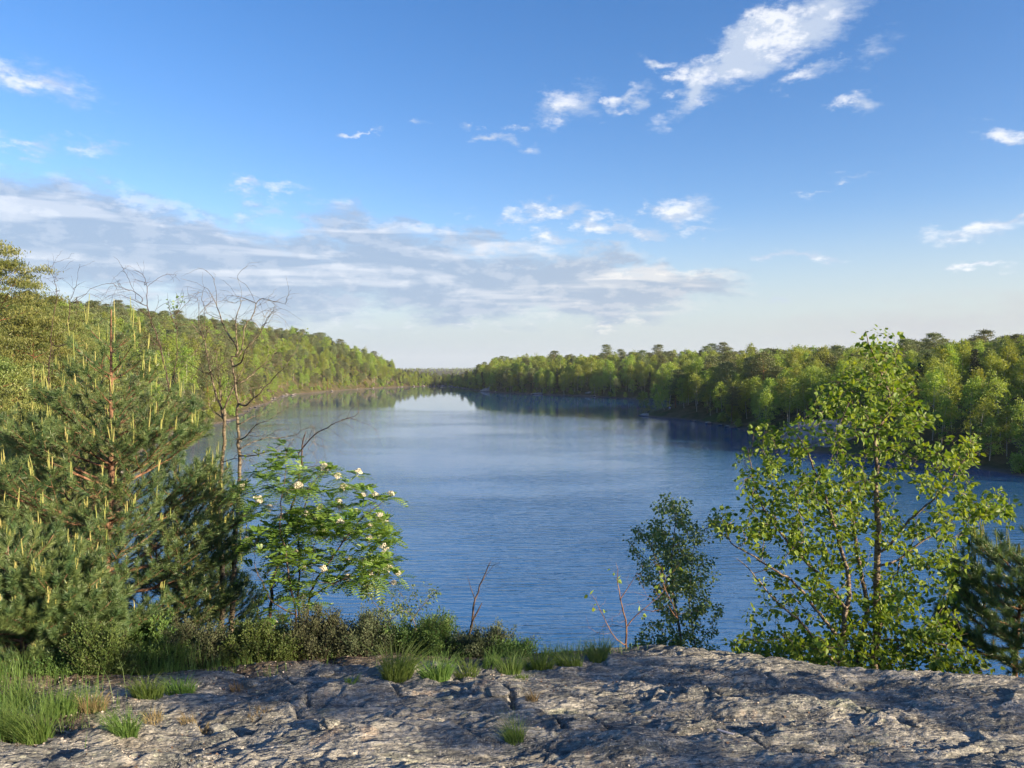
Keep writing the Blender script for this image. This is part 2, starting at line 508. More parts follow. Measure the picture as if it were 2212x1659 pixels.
# ------------------------------------------------------------------ tree kinds of the surrounding woods
def trunk_limbs(acc, h, r, g, nl=9, lo=0.35, hi=0.9, spread=0.22, bend=0.03, up=0.6, k=6):
    t = np.linspace(0, 1, 9)
    ax, ay = g.normal(size=2) * bend * h
    ph = g.random() * 6
    pts = np.stack((ax * t ** 2 + np.sin(t * 5 + ph) * .012 * h - math.sin(ph) * .012 * h, ay * t ** 2 + np.cos(t * 4 + ph) * .012 * h - math.cos(ph) * .012 * h, t * h - 0.4 * (t == 0)), -1)
    tube(acc, pts, r * (1 - t * 0.93), k)
    for q in range(nl):
        s = lo + (hi - lo) * (q + g.random() * .8) / nl
        base = np.array([np.interp(s, t, pts[:, c]) for c in range(3)])
        a = g.random() * 2 * math.pi
        ln = h * spread * (1.15 - s) * (0.8 + 0.6 * g.random())
        w = np.linspace(0, 1, 4)
        dirh = np.array((math.cos(a), math.sin(a), 0))
        lp = base + dirh * (w[:, None] * ln) + np.array((0, 0, 1)) * (up * ln * (w ** 1.3))[:, None]
        tube(acc, lp, r * 0.33 * (1.05 - s) * (1 - w * 0.8) + 0.008, 4)
    return pts, t


def birch_proto(seed, h=12.0, nclump=70, per=34, size=0.21, width=0.23, low=0.22, r=0.11, label=None, name='birch_tree'):
    g = np.random.default_rng(seed)
    root = empty(name, (0, 0, 0))
    acc = Acc(); pts, t = trunk_limbs(acc, h, r, g, 12, low, .92, width * .9, 0.035)
    acc.build('trunk', M['bark_birch'], root, smooth=True)
    acc = Acc()
    s = low + (1.0 - low) * g.random(nclump) ** 0.85
    prof = np.sin(np.clip((s - low) / (1.03 - low), 0, 1) ** 0.72 * math.pi) ** 0.75 * width * h * 1.12 + 0.25
    a = g.random(nclump) * 2 * math.pi
    lob = 1 + .30 * np.sin(a * 2 + seed) * np.cos(s * 9 + seed * 1.7)
    rad = prof * np.sqrt(0.12 + 0.88 * g.random(nclump)) * lob * g.uniform(.75, 1.18, nclump)
    c = np.stack((np.interp(s, t, pts[:, 0]) + np.cos(a) * rad, np.interp(s, t, pts[:, 1]) + np.sin(a) * rad, s * h + g.normal(size=nclump) * .35), -1)
    for q in range(nclump):
        m_ = int(per * (0.5 + g.random()))
        e = g.normal(size=(m_, 3)) * np.array((0.42, 0.42, 0.36)) * h / 12 * (0.7 + 0.6 * g.random())
        e[:, 2] -= np.abs(e[:, 0]) * 0.5
        nrm = norm(rnd_unit(m_, g) + np.array((0, 0, 0.5)))
        X, Y, Z = frames(rnd_unit(m_, g), nrm)
        batch(acc, QUAD_V, QUAD_F, c[q] + e, X, Y, Z, size * (0.6 + 0.8 * g.random(m_)), 0, np.clip(0.5 + 0.28 * g.normal() + 0.16 * g.normal(size=m_), 0, 1))
    acc.build('crown', M['birch_far'], root)
    return root


def pine_proto(seed, h=13.0, nb=46, per=44, size=0.17, width=0.2, low=0.42, r=0.16, flat=0.16, mat='pine_far', name='pine_tree', cone=False, bark='bark_pine', spr=1.0, cw=1.0):
    g = np.random.default_rng(seed)
    root = empty(name, (0, 0, 0))
    acc = Acc(); pts, t = trunk_limbs(acc, h, r, g, 0, bend=0.02)
    accC = Acc()
    for q in range(nb):
        s = low + (0.99 - low) * (q + g.random()) / nb
        x = (s - low) / (1 - low)
        L = width * h * ((1.02 - x) ** 0.8 if cone else (0.35 + 1.0 * np.sin(min(1, (x * 0.80 + 0.22)) * math.pi) ** 0.7)) * (0.65 + 0.55 * g.random())
        a = q * 2.4 + g.random()
        base = np.array([np.interp(s, t, pts[:, c]) for c in range(3)])
        dh = np.array((math.cos(a), math.sin(a), 0))
        rise = (-0.12 if cone else 0.10 + 0.5 * x) * L
        w = np.linspace(0, 1, 4)
        lp = base + dh * (w[:, None] * L) + np.array((0, 0, 1)) * (rise * w ** 1.4)[:, None]
        tube(acc, lp, (0.035 * (1.1 - x) + 0.012) * (1 - .75 * w), 4)
        nc = 3 if cone else int(g.integers(2, 5))
        for z in range(nc):
            f = 0.35 + 0.65 * (z + g.random()) / nc
            cc = base + dh * (f * L) + np.array((0, 0, rise * f ** 1.4)) + np.array((-dh[1], dh[0], 0)) * g.normal() * L * .22
            m_ = int(per * (0.5 + g.random()) * (0.8 if cone else 1))
            sp = (0.30 * h / 13 + 0.10 * L) * spr
            e = g.normal(size=(m_, 3)) * np.array((sp, sp, flat * (.6 if cone else 1)))
            e[:, 2] += 0.10 - (e[:, 0] ** 2 + e[:, 1] ** 2) * (.25 if cone else .12)
            up = norm(rnd_unit(m_, g) * .8 + np.array((0, 0, .9)))
            X, Y, Z = frames(up, rnd_unit(m_, g))
            batch(accC, [(-.22 * cw, 0, 0), (.22 * cw, 0, 0), (.5 * cw, 1, 0), (-.5 * cw, 1, 0)], QUAD_F, cc + e, X, Y, Z, size * (0.6 + 0.8 * g.random(m_)), 0, np.clip(0.45 + .25 * g.normal() + 0.2 * g.normal(size=m_), 0, 1))
    acc.build('trunk', M[bark], root, smooth=True)
    accC.build('crown', M[mat], root)
    return root


def bush_proto(seed):
    g = np.random.default_rng(seed)
    root = empty('shore_bush', (0, 0, 0))
    acc = Acc()
    for q in range(7):
        a = g.random() * 6.28; w = np.linspace(0, 1, 4)
        tube(acc, np.stack((np.cos(a) * w * .9, np.sin(a) * w * .9, w * (1.8 + g.random()) - .2), -1), 0.03 * (1 - .8 * w), 4)
    acc.build('stems', M['bark_grey'], root)
    acc = Acc()
    for q in range(38):
        a = g.random() * 6.28; s = g.random(); rad = 1.25 * math.sqrt(g.random()) * (1.1 - .5 * s)
        c = np.array((math.cos(a) * rad, math.sin(a) * rad, .2 + 2.4 * s))
        m_ = 32
        e = g.normal(size=(m_, 3)) * .3
        X, Y, Z = frames(rnd_unit(m_, g), norm(rnd_unit(m_, g) + np.array((0, 0, .5))))
        batch(acc, QUAD_V, QUAD_F, c + e, X, Y, Z, .15 * (0.6 + .8 * g.random(m_)), 0, np.clip(.5 + .3 * g.normal() + .15 * g.normal(size=m_), 0, 1))
    acc.build('leaves', M['birch_far'], root)
    return root


def kids(o):
    return [c for c in bpy.data.objects if c.parent == o]


class Proto:
    def __init__(self, root):
        self.root, self.kids, self.used = root, kids(root), False
    def place(self, loc, rz, sc, label, cat, group, tilt=(0, 0)):
        if not self.used:
            o = self.root; self.used = True
        else:
            o = self.root.copy(); C.objects.link(o)
            for ch in self.kids:
                c = ch.copy(); C.objects.link(c); c.parent = o
        o.location = loc; o.rotation_euler = (tilt[0], tilt[1], rz); o.scale = sc if isinstance(sc, tuple) else (sc,) * 3
        for k_ in ('label', 'category', 'group'):
            if k_ in o: del o[k_]
        tag(o, label, cat, group)
        return o


birches = [Proto(birch_proto(s, h, 66, 46, .175, w, lo)) for s, h, w, lo in ((11, 12.5, .19, .24), (12, 13.5, .17, .30), (13, 11, .23, .18), (14, 12, .21, .36), (15, 10, .26, .15), (16, 14, .16, .22))]
pines = [Proto(pine_proto(s, h, nb, 44, .17, w, lo)) for s, h, nb, w, lo in ((21, 13.5, 40, .17, .45), (22, 12.5, 46, .19, .35), (23, 14.5, 36, .15, .5), (24, 11.5, 44, .21, .28))]
spruces = [Proto(pine_proto(s, h, 70, 34, .17, w, .08, .14, .10, 'spruce_far', 'spruce_tree', True, 'bark_grey')) for s, h, w in ((31, 13.5, .17), (32, 11.5, .2))]
bushes = [Proto(bush_proto(s)) for s in (41, 42, 43)]

# positions: jittered grid over the land that the lake view can see
sp = 5.4
X0, Y0 = np.meshgrid(np.arange(-420, 420, sp), np.arange(34, 1150, sp))
px = X0.ravel() + rng.uniform(-.48, .48, X0.size) * sp
py = Y0.ravel() + rng.uniform(-.48, .48, X0.size) * sp
sd = lake_sd(px, py)
uu = 1106 + SRC_F * px / py
pr = np.hypot(px, py)
keep = (sd > 1.0) & (sd < 150) & (uu > -420) & (uu < 2900) & (pr > 40)
# nothing grows on the bare spit, on the big slab and right below our rock
keep &= ~((px > 41) & (px < 57) & (py > 222) & (py < 262) & (sd < 7))
keep &= ~((np.hypot((px - 58) / 11, (py - 147) / 14) < 1))
keep &= ~((np.hypot(px, py) < 62) & (px > -26))
keep &= ~((px > 30) & (py < 80) & (px / py < .8))
thin = rng.random(px.size)
keep &= ~((sd > 70) & (thin < .35)) & ~((sd > 110) & (thin < .55))
px, py, sd, uu, pr = px[keep], py[keep], sd[keep], uu[keep], pr[keep]
pz_ = terrain_z(px, py)
mixn = fbm(px / 45 + 3, py / 45 + 8, 3)
left = px < -20
ppine = np.where(left, .30 + .9 * (mixn - .5) + .22 * sm(sd, 20, 70) + .35 * sm(-pr, -260, -120), .10 + .8 * (mixn - .5) + .34 * sm(sd, 30, 70))
t_ = rng.random(px.size)
kind = np.where(t_ < ppine, 1, np.where(t_ > .93, 2, 0))
order = np.argsort(pr)
infr = (uu > -20) & (uu < 2232)
rank = {0: 0, 1: 0, 2: 0}
stuffp = []
lastdetail = []


def where_label(x, y, d, u):
    if y > 590 or (x > -75 and y > 560): return 'at the far end of the lake' if d < 25 else 'on the low ground behind the far end of the lake'
    if x < -20:
        end = 'near end' if y < 170 else ('near half' if y < 290 else ('middle' if y < 420 else 'far half'))
        row = 'at the waterline below the' if d < 9 else ('on the lower slope at the' if d < 28 else ('half way up the' if d < 55 else 'near the top of the'))
        return row + ' ' + end + ' of the left hill'
    row = 'at the water' if d < 9 else ('in the second rows' if d < 26 else ('deep in the wood' if d < 60 else 'at the very back'))
    return row + ' ' + ('right of the granite dome' if y < 135 else ('behind the granite dome' if y < 200 else ('behind the low spit' if y < 300 else ('in the bay beyond the spit' if y < 400 else ('across the dark water' if y < 480 else 'on the far right shore')))))


desc = {0: ('slender', 'tall-stemmed', 'round-topped', 'high-crowned', 'broad low-crowned', 'tall narrow'), 1: ('high-crowned', 'full-crowned', 'long-stemmed', 'broad-crowned'), 2: ('narrow', 'broad-skirted')}
kname = {0: 'birch', 1: 'olive pine', 2: 'dark spruce'}
cats = {0: 'birch tree', 1: 'pine tree', 2: 'spruce tree'}
lims = {0: 290, 1: 270, 2: 120}
for q in order:
    k = int(kind[q])
    x, y, z = float(px[q]), float(py[q]), float(pz_[q])
    sc = float(rng.uniform(.68, 1.12) + (.30 if rng.random() < .10 and y > 380 else 0)) * (1.0 if not left[q] else .92)
    if 560 < y and 850 < uu[q] < 1030: sc *= .62
    if x > 55 and y < 210: sc = min(sc, .86 if sd[q] > 6 else .95)
    if sd[q] < 6: sc *= .8
    if pr[q] < 140 and k == 0: sc *= .9
    rz = float(rng.uniform(0, 6.28))
    if infr[q] and rank[k] < lims[k]:
        rank[k] += 1
        grp = {0: birches, 1: pines, 2: spruces}[k]
        ki = int(rng.integers(len(grp)))
        w = where_label(x, y, sd[q], uu[q])
        lb = ('small ' if sc < .78 else ('big ' if sc > 1.02 else '')) + desc[k][ki] + ' ' + kname[k] + ' ' + w
        grp[ki].place((x, y, z - .1), rz, sc, lb, cats[k], lb.replace(kname[k], kname[k] + ' trees'), (rng.normal() * .05, rng.normal() * .05))
    else:
        stuffp.append((x, y, z - .1, sc, rz, k))

# everything further away reads as one mass of woodland
for q in range(5200):
    a = rng.uniform(math.radians(-40), math.radians(42)); r_ = 1000 + 5600 * rng.random() ** 1.0
    x, y = r_ * math.sin(a), r_ * math.cos(a)
    if abs(math.atan2(x, y) - math.radians(-5.5)) > math.radians(5) or r_ < 1500: continue
    stuffp.append((x, y, None, rng.uniform(.5, .8), rng.uniform(0, 6.28), 1 if rng.random() < .5 else 0))
sx = np.array([s_[0] for s_ in stuffp]); sy = np.array([s_[1] for s_ in stuffp])
szt = terrain_z(sx, sy)
sz = np.array([szt[i_] if s_[2] is None else s_[2] for i_, s_ in enumerate(stuffp)])
ssc = np.array([s_[3] for s_ in stuffp]); srz = np.array([s_[4] for s_ in stuffp])
skind = np.array([s_[5] for s_ in stuffp])
sidx = np.where(skind == 0, rng.integers(0, 6, len(skind)), np.where(skind == 1, 6 + rng.integers(0, 4, len(skind)), 10 + rng.integers(0, 2, len(skind))))

src = bpy.data.collections.new('wood_sources')


def merged(pt, name):
    """one mesh of trunk and crown, used only as the source of the far wood"""
    vs, ls, ts, ms, rs = [], [], [], [], []
    mats = []; off_ = 0
    for mi_, ch in enumerate(pt.kids):
        me = ch.data; nv = len(me.vertices)
        co = np.empty(nv * 3, np.float32); me.vertices.foreach_get('co', co)
        li = np.empty(len(me.loops), np.int32); me.loops.foreach_get('vertex_index', li)
        tt = np.empty(len(me.polygons), np.int32); me.polygons.foreach_get('loop_total', tt)
        rv = np.empty(len(me.polygons), np.float32); me.attributes['rnd'].data.foreach_get('value', rv)
        vs.append(co.reshape(-1, 3)); ls.append(li + off_); ts.append(tt); ms.append(np.full(len(tt), mi_, np.int32)); rs.append(rv)
        off_ += nv; mats.append(me.materials[0])
    v, l, t2, m2, r2 = map(np.concatenate, (vs, ls, ts, ms, rs))
    me = bpy.data.meshes.new(name)
    me.vertices.add(len(v)); me.vertices.foreach_set('co', v.reshape(-1))
    me.loops.add(len(l)); me.loops.foreach_set('vertex_index', l)
    me.polygons.add(len(t2)); me.polygons.foreach_set('loop_start', np.concatenate(([0], np.cumsum(t2)[:-1])).astype(np.int32)); me.polygons.foreach_set('loop_total', t2)
    me.polygons.foreach_set('material_index', m2)
    at = me.attributes.new('rnd', 'FLOAT', 'FACE'); at.data.foreach_set('value', r2)
    me.update(calc_edges=True)
    for mm in mats: me.materials.append(mm)
    o = bpy.data.objects.new(name, me)
    src.objects.link(o)
    return o


for i_, pt in enumerate(birches + pines + spruces):
    merged(pt, 'a%02d_wood_source' % i_)
me = bpy.data.meshes.new('distant_wood')
me.vertices.add(len(sx)); me.vertices.foreach_set('co', np.stack((sx, sy, sz), -1).astype(np.float32).reshape(-1))
for nm, ar, tp in (('tsc', ssc, 'FLOAT'), ('trz', srz, 'FLOAT'), ('tid', sidx, 'INT')):
    at = me.attributes.new(nm, tp, 'POINT')
    at.data.foreach_set('value', ar.astype(np.float32 if tp == 'FLOAT' else np.int32))
dw = bpy.data.objects.new('distant_wood', me); C.objects.link(dw)
tag(dw, 'mixed birch and pine wood filling the shores and hills behind the front trees', 'wood', kind='stuff')
ng = bpy.data.node_groups.new('wood_points', 'GeometryNodeTree')
ng.interface.new_socket('Geometry', in_out='INPUT', socket_type='NodeSocketGeometry')
ng.interface.new_socket('Geometry', in_out='OUTPUT', socket_type='NodeSocketGeometry')
gi = ng.nodes.new('NodeGroupInput'); go = ng.nodes.new('NodeGroupOutput')
ip = ng.nodes.new('GeometryNodeInstanceOnPoints'); ci = ng.nodes.new('GeometryNodeCollectionInfo')
ci.inputs['Collection'].default_value = src; ci.inputs['Separate Children'].default_value = True; ci.inputs['Reset Children'].default_value = True


def gattr(nm, tp):
    a_ = ng.nodes.new('GeometryNodeInputNamedAttribute'); a_.data_type = tp; a_.inputs[0].default_value = nm
    return [o_ for o_ in a_.outputs if o_.enabled and o_.name == 'Attribute'][0]


cx = ng.nodes.new('ShaderNodeCombineXYZ')
L_ = ng.links.new
L_(gattr('trz', 'FLOAT'), cx.inputs[2])
L_(gi.outputs[0], ip.inputs['Points']); L_(ci.outputs[0], ip.inputs['Instance'])
ip.inputs['Pick Instance'].default_value = True
L_(gattr('tid', 'INT'), ip.inputs['Instance Index'])
L_(cx.outputs[0], ip.inputs['Rotation']); L_(gattr('tsc', 'FLOAT'), ip.inputs['Scale'])
L_(ip.outputs[0], go.inputs[0])
md = dw.modifiers.new('wood', 'NODES'); md.node_group = ng

# low bushes along the shoreline
def shore_label(x, y):
    if y > 560: return 'at the far end of the lake'
    if x < -20: return ('at the near end' if y < 170 else ('on the near half' if y < 290 else ('in the middle' if y < 420 else 'on the far half'))) + ' of the left shore'
    return 'right of the granite dome' if y < 135 else ('by the granite dome' if y < 200 else ('around the low spit' if y < 300 else ('in the bay beyond the spit' if y < 400 else 'on the shore across the dark water')))


per = []
for i_ in range(len(LAKE)):
    a_, b_ = LAKE[i_], LAKE[(i_ + 1) % len(LAKE)]
    n_ = max(1, int(np.linalg.norm(b_ - a_) / 5.5))
    for k_ in range(n_): per.append(a_ + (b_ - a_) * ((k_ + rng.random()) / n_))
for q_ in per:
    x, y = float(q_[0]), float(q_[1])
    u_ = 1106 + SRC_F * x / y
    if u_ < -60 or u_ > 2260 or y < 75: continue
    if 40 < x < 60 and 215 < y < 262: continue
    for tr in range(10):
        dx, dy = rng.normal(size=2) * 2.5
        s_ = lake_sd(np.array([x + dx]), np.array([y + dy]))[0]
        if .8 < s_ < 4.5: break
    else: continue
    if math.hypot((x - 58) / 12, (y - 147) / 14) < 1: continue
    w = shore_label(x, y)
    bushes[int(rng.integers(3))].place((x + dx, y + dy, tz(x + dx, y + dy) - .15), float(rng.uniform(0, 6.28)), float(rng.uniform(.5, 1.0)),
                                       'low leafy bush at the water edge ' + w, 'bush', 'low bushes at the water edge ' + w)
# ------------------------------------------------------------------ foreground rock
def rock_z(x, y):
    b = rock_base(x, y)
    # layered gneiss: long ledges running across with a slight fall to the right, broken by cross joints
    wx = x + 0.35 * (fbm(x * 1.1, y * 1.1, 3) - .5) * 2; wy = y + 0.30 * (fbm(x * .9 + 40, y * .9 + 11, 4) - .5) * 2
    s = wy * 2.6 + wx * 0.42
    q = s - np.floor(s)
    led = np.where(q < .82, q / .82, (1 - q) / .18)
    led = led * led * (3 - 2 * led)
    mask = sm(fbm(x * .8 + 3, y * 1.6 + 7, 3), .42, .62)
    z = b + 0.075 * (led - .5) * mask
    z = z + 0.11 * (fbm(x * .55, y * .9, 3) - .5)
    rg = fbm(x * 2.3 + wy * .8, y * 6.5, 5, .55, True)
    z = z + 0.034 * (rg - .55)
    wz = fbm(x * 1.7 + 70, y * 2.1, 4)
    s2 = y * 8.5 + x * 1.1 + 5.0 * wz
    q2 = s2 - np.floor(s2)
    fl = np.where(q2 < .86, q2 / .86, (1 - q2) / .14)
    z = z + 0.024 * (fl - .5) * sm(fbm(x * 2.2 + 13, y * 5 + 2, 3), .40, .58)
    s3 = y * 21 + x * 3 + 7.0 * fbm(x * 3.1, y * 3.9 + 8, 4)
    q3 = s3 - np.floor(s3)
    z = z + 0.012 * (np.where(q3 < .8, q3 / .8, (1 - q3) / .2) - .5) * sm(fbm(x * 4 + 3, y * 8 + 22, 3), .45, .6)
    z = z + 0.018 * (fbm(x * 9, y * 16, 4, .6) - .5)
    z = z + 0.014 * (fbm(x * 30, y * 42, 3, .6) - .5)
    # rounded humps in front
    for hx, hy, rx, ry, hh in ((-.72, 3.42, .62, .16, .075), (.42, 3.32, .42, .12, .06), (-2.3, 3.35, .8, .2, .05), (1.6, 3.9, .8, .12, .04), (-.1, 4.3, .35, .16, .06), (-.9, 4.25, .5, .12, .05), (1.1, 3.45, .5, .10, .05)):
        z = z + hh * np.exp(-((x - hx) / rx) ** 2 * 1.5 - ((y - hy - .1 * (x - hx)) / ry) ** 2)
    # crack
    cy_ = 3.95 + .25 * (x - .1) * -.9 + .05 * np.sin(x * 9)
    z = z - 0.06 * np.exp(-((y - cy_) / .03) ** 2) * sm(x, .55, .8) * sm(-x, -1.9, -1.5)
    for ax_, ay_, bx_, by_, dp_, wd_ in ((-.35, 4.75, .25, 3.55, .05, .022), (.75, 4.35, 2.3, 3.5, .06, .02), (-1.6, 4.5, -.2, 4.15, .045, .025), (-2.2, 3.75, -.1, 3.55, .06, .03), (1.3, 4.6, 3.2, 3.95, .04, .018), (.1, 3.75, 1.5, 3.25, .06, .022), (-1.2, 4.15, -.9, 3.5, .035, .02)):
        jx = x + .05 * np.sin(y * 13 + x * 5); jy = y + .05 * np.sin(x * 11 + ax_ * 7) + .03 * np.sin(x * 29)
        dx_, dy_ = bx_ - ax_, by_ - ay_
        tt_ = ((jx - ax_) * dx_ + (jy - ay_) * dy_) / (dx_ * dx_ + dy_ * dy_)
        sd_ = ((jx - ax_) * dy_ - (jy - ay_) * dx_) / math.hypot(dx_, dy_)
        on = sm(tt_, -.05, .1) * sm(-tt_, -1.05, -.9)
        z = z - dp_ * np.exp(-(sd_ / wd_) ** 2) * on + .03 * on * np.exp(-np.abs(sd_) / .12) * (sd_ > 0)
    return z


def gz_(x, y):
    return float(rock_z(np.array([float(x)]), np.array([float(y)]))[0])


SOIL = None


def soil_mask(x, y):
    """1 where thin soil and litter cover the rock: left corner and behind the crest on the left"""
    u = 1106 + SRC_F * x / np.maximum(y, .1)
    yc = np.interp(x, _cX, _cY)
    m_ = sm(y - yc, -.05, .25) * sm(-x, -1.0, -.3)
    f = fbm(x * 1.7, y * 2.3, 4)
    left_ = sm(-u + (f - .5) * 500, -330, -120) * sm(y + (f - .5) * .8, 3.35, 3.65)
    return np.clip(np.maximum(m_, left_), 0, 1)


gxs = np.linspace(-5.0, 5.4, 1000); gys = np.linspace(2.4, 8.6, 820)
GX, GY = np.meshgrid(gxs, gys)
GZ = rock_z(GX, GY) - 0.03 * soil_mask(GX, GY) * 0
acc = Acc()
nx_, ny_ = len(gxs), len(gys)
i = np.arange(ny_ - 1)[:, None] * nx_; j = np.arange(nx_ - 1)[None]
acc.add(np.stack((GX, GY, GZ), -1), np.stack((i + j, i + j + 1, i + j + 1 + nx_, i + j + nx_), -1).reshape(-1, 4))
m, n = new_mat('lichen_gneiss')
tcn = n.n('ShaderNodeTexCoord'); ob = tcn.outputs['Object']
geo = n.n('ShaderNodeNewGeometry')
at = n.n('ShaderNodeAttribute', attribute_name='soil')
str_ = n.n('ShaderNodeMapping', {0: ob, 2: (0, 0, math.radians(-9)), 3: (1.0, 4.2, 4.2)}).outputs[0]
a1 = n.noise(str_, 1.6, 6, .6, .4)
a2 = n.noise(str_, 9.0, 6, .65)
a3 = n.noise(ob, 46.0, 4, .65)
a4 = n.noise(str_, 4.0, 5, .6)
col = n.mix(n.sstep(a1.outputs[0], .38, .60), (0.200, 0.212, 0.192), (0.420, 0.410, 0.355))
col = n.mix(n.sstep(a2.outputs[0], .46, .60), n.mix(0.42, col, (0.080, 0.084, 0.082)), col)
col = n.mix(n.math('MULTIPLY', n.sstep(a4.outputs[0], .54, .64), .75), col, (0.50, 0.475, 0.400))       # pale lichen crust
col = n.mix(n.math('MULTIPLY', n.sstep(n.noise(ob, 2.7, 5, .6).outputs[0], .58, .66), .45), col, (0.30, 0.33, 0.20))
col = n.mix(n.math('MULTIPLY', n.sstep(n.noise(ob, 5.1, 5, .6).outputs[0], .60, .68), .5), col, (0.40, 0.30, 0.22))
for vs_, th_, cc_, pr_ in ((60.0, .30, (0.52, 0.50, 0.44), .74), (120.0, .34, (0.55, 0.53, 0.47), .68), (85.0, .26, (0.09, 0.09, 0.09), .80), (26.0, .30, (0.42, 0.43, 0.33), .70)):
    vv = n.n('ShaderNodeTexVoronoi', {'Vector': n.n('ShaderNodeMapping', {0: ob, 3: (.75, 1.2, 1.2)}).outputs[0], 'Scale': vs_, 'Randomness': 1.0})
    cs = n.n('ShaderNodeSeparateColor', {0: vv.outputs['Color']})
    col = n.mix(n.math('MULTIPLY', n.sstep(vv.outputs[0], th_, th_ * .6), n.sstep(cs.outputs[0], pr_, pr_ + .08)), col, cc_)
sp_ = n.n('ShaderNodeTexVoronoi', {'Vector': ob, 'Scale': 34.0})
col = n.mix(n.math('MULTIPLY', n.sstep(sp_.outputs[0], .22, .10), n.sstep(a3.outputs[0], .5, .6)), col, (0.52, 0.50, 0.46))
col = n.mix(n.sstep(a3.outputs[0], .35, .62), n.mix(0.42, col, (0.055, 0.056, 0.055)), col)
soil = n.mix(n.sstep(n.noise(ob, 30, 5, .7).outputs[0], .42, .60), (0.055, 0.042, 0.028), (0.19, 0.15, 0.105))
col = n.mix(at.outputs['Fac'], col, soil)
wp_ = n.n('ShaderNodeVectorMath', {0: ob, 1: n.n('ShaderNodeVectorMath', {0: n.noise(ob, 2.2, 3, .5).outputs['Color'], 1: (.22, .16, .16)}, operation='MULTIPLY').outputs[0]}, operation='ADD').outputs[0]
sl = n.noise(n.n('ShaderNodeMapping', {0: wp_, 2: (0, 0, math.radians(-12)), 3: (3.0, 26.0, 26.0)}).outputs[0], 1.0, 4, .6)
crev = n.sstep(sl.outputs[0], .43, .36)
col = n.mix(n.math('MULTIPLY', crev, .5), col, (0.035, 0.036, 0.038))
sl2 = n.noise(n.n('ShaderNodeMapping', {0: wp_, 2: (0, 0, math.radians(-8)), 3: (9.0, 60.0, 60.0)}).outputs[0], 1.0, 3, .6)
col = n.mix(n.math('MULTIPLY', n.sstep(sl2.outputs[0], .42, .34), .5), col, (0.05, 0.05, 0.052))
col = n.mix(n.math('MULTIPLY', n.sstep(sl2.outputs[0], .58, .68), .5), col, (0.50, 0.48, 0.41))
h1 = n.math('ADD', n.math('MULTIPLY', a2.outputs[0], .4), n.math('MULTIPLY', a3.outputs[0], .3))
h1 = n.math('ADD', h1, n.math('ADD', n.math('MULTIPLY', n.sstep(sl.outputs[0], .34, .62), .55), n.math('MULTIPLY', n.sstep(sl2.outputs[0], .3, .6), .22)))
b = n.n('ShaderNodeBump', {'Strength': 0.8, 'Distance': 0.045, 'Height': h1})
p = n.n('ShaderNodeBsdfPrincipled', {'Base Color': col, 'Roughness': 0.88, 'Normal': b.outputs[0], 'Specular IOR Level': 0.25})
n.n('ShaderNodeOutputMaterial', {0: p.outputs[0]})
M['rock'] = m
ro = acc.build('bedrock', m, smooth=True)
at_ = ro.data.attributes.new('soil', 'FLOAT', 'POINT')
at_.data.foreach_set('value', soil_mask(GX, GY).astype(np.float32).ravel())
tag(ro, kind='structure')

